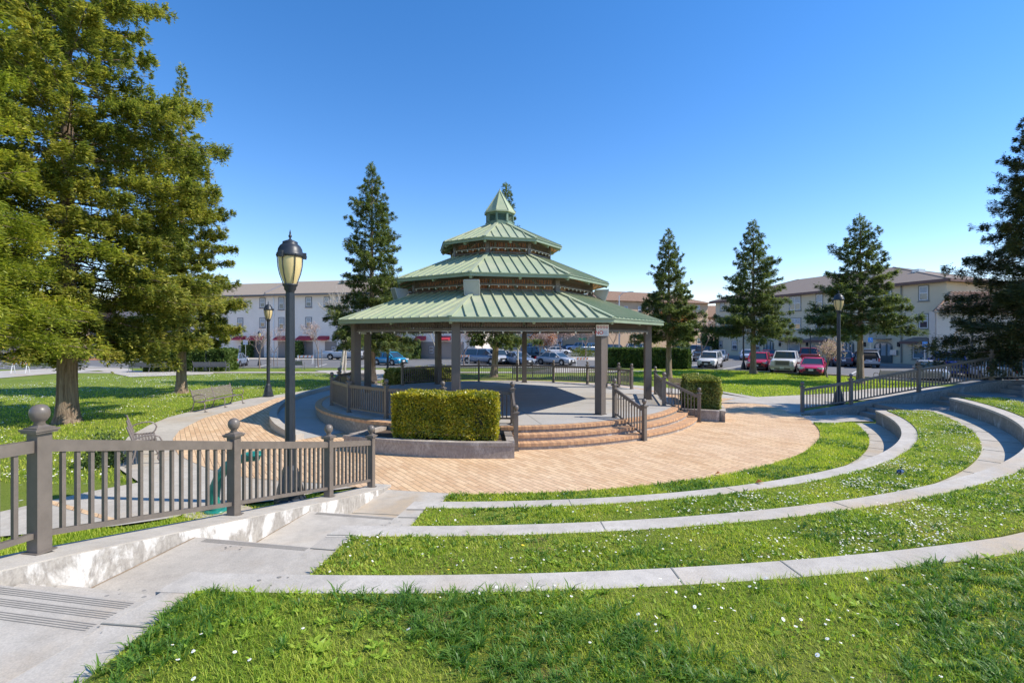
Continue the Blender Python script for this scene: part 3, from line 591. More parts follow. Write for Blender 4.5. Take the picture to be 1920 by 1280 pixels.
def tier(R0, z0, R1, z1, fas, pitch=0.40, seam=0.06, under="wood_ceiling"):
    for k in range(8):
        a, b = side_pts(R0, k, z0); c, d = side_pts(R1, k, z1)
        mb = MB(); nrm = (b - a).cross(c - a).normalized(); nrm = nrm if nrm.z > 0 else -nrm
        mb.quad(a, b, d, c, 0)
        mid = (a + b) / 2; e = (b - a).normalized(); up = ((c + d) / 2 - mid); H = up.length; up.normalize()
        L0 = (b - a).length / 2; L1 = (d - c).length / 2
        n = int(2 * L0 / pitch); off = (2 * L0 - n * pitch) / 2
        for i in range(n + 1):
            s = -L0 + off + i * pitch
            if abs(s) > L0 - 0.12: continue
            t1 = 1.0 if abs(s) <= L1 else (L0 - abs(s)) / (L0 - L1)
            t1 -= 0.06 if t1 < 1 else 0.0
            if t1 * H < 0.15: continue
            p0 = mid + e * s + up * 0.03 + nrm * seam / 2; p1 = mid + e * s + up * (H * t1 - 0.02) + nrm * seam / 2
            mb.bar(p0, p1, 0.032, seam, 0, up=nrm)
        mb.build("roof_panel", "roof_metal", G, True)
        mb = MB(); q0 = a + (c - a).normalized() * 0.0; mb.bar(a + Vector((0, 0, 0.03)), c + Vector((0, 0, 0.03)), 0.14, 0.05); mb.build("hip_cap", "roof_metal", G, True)
    for k in range(8):
        a, b = side_pts(R0 + 0.02, k, z0); a1, b1 = side_pts(R0 - 0.05, k, z0)
        mb = MB(); h1, h0 = 0.018, -fas
        P0 = [a + Vector((0, 0, h0)), b + Vector((0, 0, h0)), b + Vector((0, 0, h1)), a + Vector((0, 0, h1))]; P1 = [a1 + Vector((0, 0, h0)), b1 + Vector((0, 0, h0)), b1 + Vector((0, 0, h1 - 0.02)), a1 + Vector((0, 0, h1 - 0.02))]
        mb.add(P0 + P1, [(0, 1, 2, 3), (5, 4, 7, 6), (3, 2, 6, 7), (1, 0, 4, 5)])
        lip0, lip1 = side_pts(R0 + 0.04, k, z0 - 0.005); mb.bar(lip0, lip1, 0.03, 0.022)
        mb.build("fascia", "fascia_green", G, True)
        a, b = side_pts(R0 - 0.05, k, z0 - 0.10); c, d = side_pts(R1, k, z1 - 0.10)
        mb = MB(); mb.quad(b, a, c, d); 
        for i in range(1, 12):
            f = i / 12; p0 = a.lerp(b, f) + Vector((0, 0, -0.05)); p1 = c.lerp(d, f) + Vector((0, 0, -0.05))
        mb.build("wood_soffit", under, G, True)
        mb = MB(); mb.bar(a + Vector((0, 0, -0.05)), c + Vector((0, 0, -0.05)), 0.09, 0.12); 
        m0 = a.lerp(b, 0.5); m1 = c.lerp(d, 0.5); mb.bar(m0 + Vector((0, 0, -0.05)), m1 + Vector((0, 0, -0.05)), 0.09, 0.12)
        mb.build("rafter", "fascia_green", G, True)
tier(7.10, 3.82, 4.02, 4.94, 0.145, under="soffit_shade")
tier(4.82, 5.50, 2.16, 6.62, 0.125, 0.36, 0.045)
tier(2.78, 7.17, 0.62, 8.17, 0.115, 0.33, 0.04)
def frieze(R, zlo, zhi, beam=0.09, pitch=0.085, name="frieze"):
    for k in range(8):
        a, b = side_pts(R, k, zlo); mb = MB(); mb.bar(a, b, 0.09, beam); mb.bar(a + Vector((0, 0, zhi - zlo)), b + Vector((0, 0, zhi - zlo)), 0.1, 0.10)
        mb.build("beam", "gazebo_paint", G, True)
        L = (b - a).length; n = int(L / pitch); mb = MB(); rz = atan2(b.y - a.y, b.x - a.x)
        for i in range(1, n):
            c = a.lerp(b, i / n); mb.box((c.x, c.y, (zlo + zhi) / 2), (0.026, 0.026, zhi - zlo), rz)
        mb.build("spindle_row", "gazebo_paint", G, True)
frieze(RPo, 3.43, 3.74)
frieze(4.05, 5.17, 5.42, 0.07)
frieze(2.22, 6.84, 7.12, 0.06)
for R, z0, z1, wd in ((4.05, 4.86, 5.55, 0.2), (2.22, 6.52, 7.2, 0.16)):
    for k in range(8):
        a = ROT + k * pi / 4; x, y = gpol(R, a); mb = MB(); mb.box((x, y, (z0 + z1) / 2), (wd, wd, z1 - z0), a); mb.build("clerestory_post", "gazebo_paint", G, True)
for R, z in ((4.05, 4.97), (2.22, 6.66)):                            # bottom rail of each clerestory
    for k in range(8):
        a, b = side_pts(R, k, z); mb = MB(); mb.bar(a, b, 0.06, 0.05); mb.build("lower_rail", "gazebo_paint", G, True)
for R, z, n, zz in ((4.16, 5.10, 9, 0), (2.31, 6.79, 6, 0), (RPo + 0.07, 3.36, 8, 0)):       # festoon bulbs
    mb = MB()
    for k in range(8):
        a, b = side_pts(R, k, z)
        for i in range(n):
            c = a.lerp(b, (i + 0.5) / n); mb.lathe([(0.008, 0.03), (0.02, 0.02), (0.03, -0.012), (0.02, -0.045), (0.004, -0.055)], c, 6)
        mb.bar(a + Vector((0, 0, 0.03)), b + Vector((0, 0, 0.03)), 0.01, 0.01)
    L = tag(mb.build("string_lights", "bulb"), {3: "x"}.get(3), "string lights"); L["label"] = {4.16: "string of small bulbs under the middle roof tier of the gazebo", 2.31: "string of small bulbs under the top roof tier of the gazebo"}.get(R, "string of small bulbs along the beam under the lowest roof tier")
# cupola
cup = MB(); n8 = [ROT + k * pi / 4 for k in range(8)]
cup.lathe([(0.66, 8.04), (0.66, 8.26), (0.61, 8.28), (0.61, 8.34)], (GX, GY, 0), 8, smooth=False, rz=ROT)
cup.lathe([(0.61, 8.64), (0.61, 8.74), (0.50, 8.75)], (GX, GY, 0), 8, smooth=False, rz=ROT)
for k in range(8):
    a = ROT + k * pi / 4; x, y = gpol(0.585, a); cup.box((x, y, 8.49), (0.09, 0.09, 0.36), a)
C = cup.build("cupola", "cupola_green", G, True)
mb = MB()
for k in range(8):
    a, b = side_pts(0.58, k, 0)
    for j in range(5):
        z = 8.37 + j * 0.058; o_ = Vector((0, 0, z)); mid = (a + b) / 2 - Vector((GX, GY, 0)); mid = mid.normalized() * 0.04
        p, q, = a + o_, b + o_; mb.quad(p, q, q - mid + Vector((0, 0, 0.05)), p - mid + Vector((0, 0, 0.05)))
lo = mb.build("louvre", "cupola_green", G, True); lo.parent = C; mb = MB(); mb.lathe([(0.50, 8.3), (0.50, 8.7)], (GX, GY, 0), 8, smooth=False, rz=ROT); o = mb.build("louvre_backing", "black", G, True); o.parent = C
mb = MB(); mb.lathe([(0.72, 8.71), (0.72, 8.77), (0.005, 9.80)], (GX, GY, 0), 8, smooth=False, rz=ROT)
for k in range(8):
    a = ROT + k * pi / 4; mb.bar(gpol(0.715, a, 8.79), gpol(0.01, a, 9.81), 0.035, 0.03)
o = mb.build("cupola_roof", "roof_metal", G, True); o.parent = C
mb = MB(); mb.lathe([(0.03, 9.70), (0.035, 9.80), (0.012, 9.86), (0.002, 9.93)], (GX, GY, 0), 10); o = mb.build("cupola_tip", "cupola_green", G, True); o.parent = C

# speakers on the clerestory
for nm, a, lab, yaw in [("a", ROT + 0 * pi / 4, "boxy white horn speaker mounted front centre-left of the middle tier", 0.12), ("b", ROT - pi / 4 - 0.05, "grey horn speaker tilted down on the left end of the middle tier", 0.0), ("c", ROT + pi / 2, "grey horn speaker aimed out from the right end of the middle tier", 0.0), ("d", ROT + 3.3 * pi / 4, "grey horn speaker at the back of the middle tier", 0)]:
    if nm == "d": continue
    Rs = {"a": 4.45, "b": 4.55, "c": 4.45}[nm]
    x, y = gpol(Rs, a); z = {"a": 5.06, "b": 4.97, "c": 5.06}[nm]
    T = thing("loudspeaker", lab, "speaker", (x, y, z), a + yaw, "horn speakers on the gazebo roof")
    tilt = Matrix.Rotation(radians(18), 3, 'Y')
    def tv(p): return tilt @ Vector(p)
    mb = MB(); fr = [tv((0.30, s * 0.27, t * 0.27)) for s, t in ((-1, -1), (1, -1), (1, 1), (-1, 1))]; bk = [tv((-0.12, s * 0.14, t * 0.14)) for s, t in ((-1, -1), (1, -1), (1, 1), (-1, 1))]; bb = [tv((-0.25, s * 0.09, t * 0.09)) for s, t in ((-1, -1), (1, -1), (1, 1), (-1, 1))]
    mb.add(fr + bk + bb, [(0, 1, 5, 4), (1, 2, 6, 5), (2, 3, 7, 6), (3, 0, 4, 7), (4, 5, 9, 8), (5, 6, 10, 9), (6, 7, 11, 10), (7, 4, 8, 11), (8, 9, 10, 11)])
    for s, t, s2, t2 in ((-1, -1, 1, -1), (1, -1, 1, 1), (1, 1, -1, 1), (-1, 1, -1, -1)):
        mb.bar(tv((0.30, s * 0.27, t * 0.27)), tv((0.30, s2 * 0.27, t2 * 0.27)), 0.04, 0.04)
    mb.build("housing", "speaker_grey", T)
    mb = MB(); mb.quad(*[tv((0.295, s * 0.26, t * 0.26)) for s, t in ((-1, -1), (1, -1), (1, 1), (-1, 1))]); mb.build("grille", "speaker_grille" if nm != "a" else "speaker_grey", T)
    mb = MB(); mb.bar((-0.45, 0, 0), (-0.2, 0, 0), 0.05, 0.05); mb.bar((-0.38, -0.15, 0), (-0.38, 0.15, 0), 0.04, 0.12); mb.build("bracket", "gazebo_paint", T)

# ring rails on the deck
def ang(u, v, z=ZD): x, y, _ = gp(u, v, z); return atan2(y - GY, x - GX)
def ringpts(angs): return [gpol(RR, a, ZD) for a in angs]
front = [ang(961, 794), ang(828, 793), ang(716, 786), ang(647.5, 773.7), ang(621.7, 759.7), radians(-178), radians(168)]
fence("deck_railing", "brown railing on the front left edge of the gazebo deck, behind the yellow hedge", ringpts(front), "deck railings round the gazebo", pitch=0.12)
back = [ang(759, 722.6), ang(825.6, 717), ang(897.5, 714.6), ang(969.7, 714.6), ang(1040, 715.7), ang(1108, 719), ang(1169, 725), ang(1192.7, 728.7)]
fence("deck_railing", "long brown railing along the back of the gazebo deck", ringpts(back), "deck railings round the gazebo", pitch=0.12)
rs = [ang(1230, 739), ang(1242, 759.7)]
fence("deck_railing", "short brown railing panel at the right edge of the gazebo deck", ringpts(rs), "deck railings round the gazebo", pitch=0.12)
for (a, lab) in [(ang(961, 794), "step handrail at the left end of the brick steps beside the yellow hedge"), (radians(-56.8), "handrail standing in the middle of the brick steps"), (radians(-26.3), "handrail at the right end of the brick steps")]:
    fence("step_railing", lab, [gpol(RR + 0.02, a, ZD), gpol(8.47, a, 0.0)], "handrails of the brick steps", pitch=0.125)

# ramp round the left of the deck with its kerb
a0r, a1r = radians(-131), radians(-215)
mb = MB(); n = 60; inn = [gpol(RD - 0.05, a0r + (a1r - a0r) * i / n) for i in range(n + 1)]; out = [gpol(9.12, a0r + (a1r - a0r) * i / n) for i in range(n + 1)]
zr = [0.006 + (ZD - 0.006) * min(1, i / (n * 0.85)) for i in range(n + 1)]
for i in range(n):
    mb.add([(*inn[i], zr[i]), (*out[i], zr[i]), (*out[i + 1], zr[i + 1]), (*inn[i + 1], zr[i + 1])], [(3, 2, 1, 0)])
struct(mb, "ramp", "deck_concrete")
mb = MB(); oi = [gpol(9.10, a0r + (a1r - a0r) * i / n) for i in range(n + 1)]; oo = [gpol(9.36, a0r + (a1r - a0r) * i / n) for i in range(n + 1)]
zk = [z + 0.17 for z in zr]
for i in range(n):
    q = [(*oi[i], zk[i]), (*oo[i], zk[i]), (*oo[i + 1], zk[i + 1]), (*oi[i + 1], zk[i + 1]), (*oi[i], 0), (*oo[i], 0), (*oo[i + 1], 0), (*oi[i + 1], 0)]
    mb.add(q, [(3, 2, 1, 0), (1, 2, 6, 5), (3, 0, 4, 7)])
mb.add([(*oi[0], 0), (*oo[0], 0), (*oo[0], zk[0]), (*oi[0], zk[0])], [(0, 1, 2, 3)])
tag(mb.build("ramp_kerb", "concrete"), "raised concrete kerb curving round the ramp left of the gazebo", "kerb")

# planters
def planter(label, a0, a1, R0=RD + 0.02, R1=9.36, h=0.42, wall=0.2):
    mid = (a0 + a1) / 2; T = thing("planter", label, "planter", (*gpol((R0 + R1) / 2, mid), 0), 0, "curved concrete planters against the gazebo deck")
    O_ = arc((GX, GY), R1, a0, a1, 30); I_ = arc((GX, GY), R1 - wall, a0 + wall / R1, a1 - wall / R1, 30)
    for nm, z0, z1, e, mt in (("planter_body", 0.0, h - 0.09, 0.0, "planter_concrete"), ("coping", h - 0.09, h, 0.02, "planter_concrete")):
        mb = MB(); Oe = arc((GX, GY), R1 + e, a0 - e / R1, a1 + e / R1, 30)
        for A_, B_ in ((Oe, I_),):
            for i in range(30): mb.prism([A_[i], A_[i + 1], B_[i + 1], B_[i]], z0, z1)
        for aa, sg in ((a0 - e / R1, 1), (a1 + e / R1, -1)):
            mb.prism([gpol(R1 - wall, aa), gpol(R0, aa), gpol(R0, aa + sg * (wall + e) / R0), gpol(R1 - wall, aa + sg * (wall + e) / R1)], z0, z1 - 0.0005)
        mb.build(nm, mt, T, True)
    s = MB(); s.prism(arc((GX, GY), R1 - 0.1, a0 + 0.02, a1 - 0.02, 30) + arc((GX, GY), R0, a1 - 0.02, a0 + 0.02, 30), 0.05, h - 0.1); s.build("soil_bed", "soil", T, True)
    return T
aP = ang(659, 812, 0.42)
planter("curved concrete planter in front of the gazebo holding the long yellow hedge", aP, ang(965, 860.5, 0))
planter("curved concrete planter right of the brick steps holding the rounded hedge", radians(-24.4), radians(-2))
planter("concrete planter behind the gazebo's back left railing", radians(112), radians(136))

# notice board on the front right post
bx, by = gpol(RPo, ROT + pi / 4); bz = 3.224 - (619 - 630) * 16.8 / F
sgn = thing("park_rules_sign", "white sign with red prohibition circles and a large red NO on the gazebo post", "sign", (bx + 0.03, by - 0.235, bz), radians(-7))
mb = MB(); mb.box((0, 0, 0), (0.42, 0.014, 0.38)); mb.build("panel", "white_paint", sgn)
mb = MB(); mb.bar((-0.2, -0.009, 0.19), (0.2, -0.009, 0.19), 0.003, 0.006)
mb = MB()
for i in range(4):
    cx = -0.147 + i * 0.098; ring_ = []
    for j in range(16):
        t0, t1 = 2 * pi * j / 16, 2 * pi * (j + 1) / 16
        mb.add([(cx + 0.042 * cos(t0), -0.0095, 0.105 + 0.042 * sin(t0)), (cx + 0.042 * cos(t1), -0.0095, 0.105 + 0.042 * sin(t1)), (cx + 0.032 * cos(t1), -0.0095, 0.105 + 0.032 * sin(t1)), (cx + 0.032 * cos(t0), -0.0095, 0.105 + 0.032 * sin(t0))], [(0, 1, 2, 3)])
    mb.bar((cx - 0.027, -0.0105, 0.132), (cx + 0.027, -0.0105, 0.078), 0.003, 0.008)
mb.build("prohibition_circle", "sign_red", sgn)
mb = MB()
for i in range(4):
    cx = -0.147 + i * 0.098
    mb.box((cx, -0.0088, 0.10), (0.014, 0.001, 0.035)); mb.box((cx + 0.008, -0.0088, 0.088), (0.022, 0.001, 0.009)); mb.lathe([(0.008, -0.0005), (0.008, 0.0005)], (cx, -0.0088, 0.124), 8)
mb.build("pictogram", "black", sgn)
def text(s, size, loc_, parent, mat_, name="lettering", rx=pi / 2, rz=0, ex=0.0):
    c = bpy.data.curves.new(name, 'FONT'); c.body = s; c.size = size; c.align_x = 'CENTER'; c.align_y = 'CENTER'; c.extrude = ex; c.offset = size * 0.02
    o = bpy.data.objects.new(name, c); COL.objects.link(o); bpy.context.view_layer.update()
    me = bpy.data.meshes.new_from_object(o.evaluated_get(bpy.context.evaluated_depsgraph_get())); bpy.data.objects.remove(o)
    me.materials.clear(); me.materials.append(M[mat_]); o = bpy.data.objects.new(name, me); COL.objects.link(o); o.parent = parent; o.location = loc_; o.rotation_euler = (rx, 0, rz); return o
text("NO", 0.17, (-0.105, -0.0095, -0.085), sgn, "sign_red")
mb = MB()
for i in range(6): mb.box((0.095, -0.0088, -0.03 - i * 0.024), (0.17 - (i % 3) * 0.02, 0.001, 0.009))
mb.build("small_text", "sign_small_text", sgn); mb = MB(); mb.box((0, -0.0085, 0.022), (0.4, 0.001, 0.005)); mb.build("divider", "sign_red", sgn)

# ================================================================== LAMPS
def lamp(name, label, x, y, h=5.27, sc=0.76, z=0.0, group="street lamps in the park", plinth=True):
    T = thing(name, label, "street lamp", (x, y, z), 0.3, group); k = sc; P = h - 1.28 * k; kb = k * 1.22
    mb = MB(); mb.lathe([(0.29 * kb, 0), (0.29 * kb, 0.10 * kb), (0.25 * kb, 0.13 * kb), (0.235 * kb, 0.30 * kb), (0.15 * kb, 0.62 * kb), (0.14 * kb, 0.66 * kb), (0.125 * k, 0.74 * kb)], n=8, smooth=False); mb.build("base", "lamp_iron", T)
    mb = MB(); mb.lathe([(0.118 * k, 0.7 * kb), (0.10 * k, P - 0.22 * k), (0.10 * k, P - 0.20 * k)], n=8, smooth=False); mb.build("pole", "lamp_iron", T)
    mb = MB(); mb.lathe([(0.09, -0.22), (0.10, -0.16), (0.13, -0.12), (0.135, -0.06), (0.16, -0.03), (0.175, 0.0), (0.13, 0.015)], (0, 0, P), 16)
    s = k
    mb.v = [(a * s, b * s, P + (c - P) * s) for a, b, c in mb.v]; mb.build("collar", "lamp_iron", T)
    L = P
    g = MB(); g.lathe([(0.13, 0.01), (0.165, 0.10), (0.215, 0.25), (0.25, 0.42), (0.262, 0.60), (0.26, 0.66)], n=20)
    g.v = [(a * s, b * s, L + c * s) for a, b, c in g.v]; g.build("globe", "lamp_glass", T)
    c = MB(); c.lathe([(0.285, 0.64), (0.30, 0.66), (0.30, 0.72), (0.28, 0.74), (0.265, 0.83), (0.22, 0.91), (0.165, 0.955), (0.17, 0.975), (0.165, 1.0), (0.10, 1.03), (0.045, 1.05), (0.03, 1.07)], n=20)
    c.v = [(a * s, b * s, L + z_ * s) for a, b, z_ in c.v]; c.build("cap", "lamp_iron", T)
    f = MB(); f.lathe([(0.02, 1.05), (0.018, 1.09), (0.042, 1.13), (0.032, 1.16), (0.016, 1.18), (0.022, 1.20), (0.004, 1.29)], n=10)
    f.v = [(a * s, b * s, L + z_ * s) for a, b, z_ in f.v]; f.build("finial", "lamp_iron", T)
    r = MB()
    for j in range(6):
        a = j * pi / 3; pts = [((rr + 0.012) * cos(a) * s, (rr + 0.012) * sin(a) * s, L + zz * s) for rr, zz in [(0.135, 0.0), (0.168, 0.10), (0.218, 0.25), (0.252, 0.42), (0.265, 0.62), (0.29, 0.70)]]
        r.tube(pts, 0.011 * s, 5)
        if j % 2 == 0: r.box((0.315 * cos(a) * s, 0.315 * sin(a) * s, L + 0.68 * s), (0.08 * s, 0.09 * s, 0.14 * s), a); r.tube([(0.335 * cos(a) * s, 0.335 * sin(a) * s, L + 0.60 * s), (0.35 * cos(a) * s, 0.35 * sin(a) * s, L + 0.66 * s), (0.32 * cos(a) * s, 0.32 * sin(a) * s, L + 0.75 * s)], 0.02 * s, 6)
    r.build("cage", "lamp_iron", T); return T
lamp("street_lamp", "tall dark lamp post in the left foreground standing just behind the railing fence", *gp(544, 943)[:2], 5.27, 0.82)
lamp("street_lamp", "dark lamp post on the left lawn edge just right of the slatted bench", *gp(503, 743)[:2], 5.1)
lamp("street_lamp", "dark lamp post behind the lower end of the right sloping railing", *gp(1572.6, 757.8)[:2], 5.4)
lamp("street_lamp", "lamp post seen through the gazebo, its head hidden by the redwood", *gp(727, 703)[:2], 5.1)
lamp("street_lamp", "lamp post in front of the long hedge, its head hidden by the left redwoods", *gp(386, 695)[:2], 5.0)
lamp("street_lamp", "lamp post left of the trunk near the red car, its head hidden by foliage", *gp(1394, 692)[:2], 5.0)
lamp("street_lamp", "dark pole under the big right tree, in front of the arched wall", 38.5, 41.5, 5.2)
lamp("street_lamp", "short lamp post in front of the sage building's awnings, behind the white pickup", 33.9, 56.4, 4.25, 0.6)
lamp("street_lamp", "short lamp post in front of the white building's red awning, left", -28.0, 55.0, 3.9, 0.6)
mb = MB(); t_ = thing("street_light", "tall pale street light pole with a short arm, right of the gazebo", "street light", (*gp(1161, 665)[:2], 0), 0)
mb.tube([(0, 0, 0), (0, 0, 10.2)], [0.14, 0.09], 8); mb.build("pole", "galvanised", t_); mb = MB(); mb.tube([(0, 0, 10.0), (0.6, 0, 10.7), (1.8, 0, 10.9)], 0.05, 6); mb.build("arm", "galvanised", t_); mb = MB(); mb.box((2.1, 0, 10.88), (0.7, 0.25, 0.14)); mb.build("lamp_head", "galvanised", t_)

# ================================================================== BUILDINGS
class Facade:
    def __init__(s, A, B, T):
        s.A = Vector(A); s.B = Vector(B); s.d = (s.B - s.A).normalized(); s.n = Vector((s.d.y, -s.d.x)); s.T = T
        if s.n.dot(-s.A) < 0: s.n = -s.n
    def s_of(s, u): k = u - 960; return (k * s.A.y - F * s.A.x) / (F * s.d.x - k * s.d.y)
    def pt(s, a, z, out=0.0): p = s.A + s.d * a + s.n * out; return Vector((p.x, p.y, z))
    def z_of(s, a, v): return HC - (v - YH) * (s.A + s.d * a).y / F
    def rect(s, u0, v0, u1, v1): a, b = s.s_of(u0), s.s_of(u1); m_ = (a + b) / 2; return a, b, s.z_of(m_, v1), s.z_of(m_, v0)
    def slab(s, mb, a, b, z0, z1, o0, o1, mi=0):
        P = [s.pt(a, z0, o0), s.pt(b, z0, o0), s.pt(b, z1, o0), s.pt(a, z1, o0), s.pt(a, z0, o1), s.pt(b, z0, o1), s.pt(b, z1, o1), s.pt(a, z1, o1)]
        mb.add(P, [(0, 1, 2, 3), (5, 4, 7, 6), (4, 0, 3, 7), (1, 5, 6, 2), (3, 2, 6, 7), (4, 5, 1, 0)], mi)
    def window(s, a, b, z0, z1, trim="trim_grey", pane="window_blind", split=1, mull=0, name="window", sill=True):
        mb = MB(); t = 0.12
        for (p, q, r, w_) in ((a - t, b + t, z1, z1 + t), (a - t, b + t, z0 - t, z0)): s.slab(mb, p, q, r, w_, -0.02, 0.05)
        for (p, q) in ((a - t, a), (b, b + t)): s.slab(mb, p, q, z0, z1, -0.02, 0.05)
        if sill: s.slab(mb, a - t - 0.06, b + t + 0.06, z0 - t - 0.08, z0 - t, -0.02, 0.11)
        W = mb.build(name, trim, s.T, True)
        mb = MB(); f = 0.07
        for (p, q, r, w_) in ((a, b, z1 - f, z1), (a, b, z0, z0 + f)): s.slab(mb, p, q, r, w_, -0.02, 0.035)
        for (p, q) in ((a, a + f), (b - f, b)): s.slab(mb, p, q, z0 + f, z1 - f, -0.02, 0.035)
        zm = z0 + (z1 - z0) * 0.5
        if split: s.slab(mb, a + f, b - f, zm - 0.035, zm + 0.035, -0.02, 0.036)
        for i in range(mull): c = a + (b - a) * (i + 1) / (mull + 1); s.slab(mb, c - 0.04, c + 0.04, z0 + f, z1 - f, -0.02, 0.034)
        o = mb.build("frame", "frame_white", s.T, True); o.parent = W
        mb = MB(); 
        if split: s.slab(mb, a + f, b - f, zm, z1 - f, -0.02, 0.012, 0); s.slab(mb, a + f, b - f, z0 + f, zm, -0.02, 0.010, 1)
        else: s.slab(mb, a + f, b - f, z0 + f, z1 - f, -0.02, 0.012, 0)
        o = mb.build("pane", [pane, "window_glass"], s.T, True); o.parent = W
        return W
def hip_roof(T, foot, ridge, ze, zr, over, mat_, eave_mat, th=0.22, name="roof"):
    c = Vector((sum(p[0] for p in foot) / len(foot), sum(p[1] for p in foot) / len(foot)))
    E_ = []
    n = len(foot)
    for i in range(n):
        p0, p1, p2 = Vector(foot[i - 1]), Vector(foot[i]), Vector(foot[(i + 1) % n]); d0 = (p1 - p0).normalized(); d1 = (p2 - p1).normalized()
        n0 = Vector((d0.y, -d0.x)); n1 = Vector((d1.y, -d1.x))
        if n0.dot(p1 - c) < 0: n0 = -n0
        if n1.dot(p1 - c) < 0: n1 = -n1
        b = (n0 + n1); b = b / max(0.3, b.dot(n0)); E_.append(p1 + b * over)
    mb = MB()
    V = [(*e, ze) for e in E_] + [(*r, zr) for r in ridge]
    return E_, V
# ---- white building, left
LB = thing("apartment_building", "long three-storey white apartment building with red awnings and a tan roof, left", "building", (-33, 75, 0))
LX0, LX1, ZE = -66.0, -4.5, 9.45
mb = MB(); mb.prism([(LX0, 75), (LX1, 75), (LX1, 87), (LX0, 87)], 0, ZE); mb.build("wall", "stucco_white", LB, True)
LFA = Facade((LX0, 75), (LX1, 75), LB)
mb = MB()
for x0, x1, dz in ((LX0 - 0.5, -37.6, 0.0), (-37.5, LX1 + 0.5, 0.14)):
    mb.add([(x0, 74.3, ZE + dz), (x1, 74.3, ZE + dz), (x1, 81, 12.05 + dz), (x0, 81, 12.05 + dz), (x1, 87.7, ZE + dz), (x0, 87.7, ZE + dz)], [(0, 1, 2, 3), (3, 2, 4, 5)])
    mb.add([(x0, 74.32, ZE + dz - 0.2), (x1, 74.32, ZE + dz - 0.2), (x1, 80.98, 11.85 + dz), (x0, 80.98, 11.85 + dz), (x1, 87.68, ZE - 0.2 + dz), (x0, 87.68, ZE + dz - 0.2)], [(1, 0, 3, 2), (2, 3, 5, 4)])
R_ = mb.build("roof", "shingle_tan", LB, True)
mb = MB(); mb.box(((LX0 + LX1) / 2, 74.25, ZE - 0.02), (LX1 - LX0 + 1, 0.14, 0.18)); mb.build("gutter", "trim_grey", LB, True)
mb = MB(); mb.box((-37.55, 77.7, 11.0), (0.16, 6.9, 0.3), M3=Matrix.Rotation(radians(21.5), 3, 'X')); mb.build("party_parapet", "trim_grey", LB, True)
for x in (-27.3, -52.0, -10.0): mb = MB(); mb.box((x, 79, 11.6), (0.9, 0.5, 0.35)); o = mb.build("roof_vent", "galvanised", LB, True); o.parent = R_
LB.rotation_euler.z = 0.0
rectsL = [(479, 558.5, 489, 575), (519.5, 558, 529.5, 579), (577, 558.5, 587.5, 575), (479, 596, 489, 612.5), (519.5, 596, 529.5, 617.5), (577, 596, 587.5, 612.5),
          (430, 558.5, 440, 575), (430, 596, 440, 612.5), (640, 558, 650, 576), (640, 596, 650, 612.5), (700, 596, 710, 612.5), (760, 596, 770, 612.5), (395, 558.5, 405, 575), (395, 596, 405, 612.5), (615, 558.5, 624, 575)]
for r in rectsL: LFA.window(*LFA.rect(*r))
def ground_bay(u0, u1, win=None, v0=640, v1=668.3):
    a, b, z0, z1 = LFA.rect(u0, v0, u1, v1); mb = MB(); LFA.slab(mb, a, b, 0.0, z1, -0.02, 0.035); mb.build("ground_floor_bay", "stucco_taupe", LB, True)
    if win: LFA.window(*LFA.rect(*win), split=1, mull=1, sill=False)
for u0, u1, w_ in [(447, 487, (462, 641, 471.5, 658)), (518, 533, None), (565, 591, (566.5, 641, 576, 658)), (616, 640, (630, 649, 637, 661)), (672, 697, None), (702, 742, None), (747, 792, None), (797, 834, (820, 648, 828, 660)), (839, 866, None), (870, 884, None)]: ground_bay(u0, u1, w_)
LFA.window(*LFA.rect(433, 650, 443.5, 659), split=0, mull=0)
for u0, u1 in [(425, 448), (457, 487), (515, 545), (562, 593), (604, 625), (700, 716), (752, 766), (796, 814), (840, 860)]:
    a, b, z0, z1 = LFA.rect(u0, 629.5, u1, 637.5); mb = MB()
    P = [LFA.pt(a, z1, 0), LFA.pt(b, z1, 0), LFA.pt(b, z0 + 0.15, 1.0), LFA.pt(a, z0 + 0.15, 1.0), LFA.pt(b, z0, 1.0), LFA.pt(a, z0, 1.0), LFA.pt(a, z0 + 0.1, 0), LFA.pt(b, z0 + 0.1, 0)]
    mb.add(P, [(1, 0, 3, 2), (2, 3, 5, 4), (0, 6, 5, 3), (1, 2, 4, 7)]); mb.build("awning", "awning_red", LB, True)
for u in (508, 656, 838): a = LFA.s_of(u); mb = MB(); LFA.slab(mb, a - 0.08, a + 0.08, 0.2, ZE - 0.2, 0.0, 0.12); mb.build("downpipe", "frame_white", LB, True)
LB.rotation_euler.z = radians(-12)
# ---- pinkish building, far left
FB_ = thing("apartment_building", "pinkish stucco building behind the stop sign at the far left", "building", (-85, 76, 0))
mb = MB(); mb.prism([(-125, 76), (-69, 76), (-69, 88), (-125, 88)], 0, 7.2); mb.build("wall", "stucco_pink", FB_, True)
mb = MB(); mb.add([(-126, 75.3, 7.2), (-68, 75.3, 7.2), (-68, 82, 9.6), (-126, 82, 9.6), (-68, 88.7, 7.2), (-126, 88.7, 7.2)], [(0, 1, 2, 3), (3, 2, 4, 5), (1, 0, 5, 4)]); mb.build("roof", "shingle_tan", FB_, True)
FFA = Facade((-125, 76), (-69, 76), FB_)
for r in [(4, 641, 19, 659), (74, 645, 82, 656), (92, 645, 100, 655), (-30, 641, -15, 658), (40, 600, 50, 616), (74, 600, 84, 616), (4, 600, 16, 616)]: FFA.window(*FFA.rect(*r), trim="trim_orange")
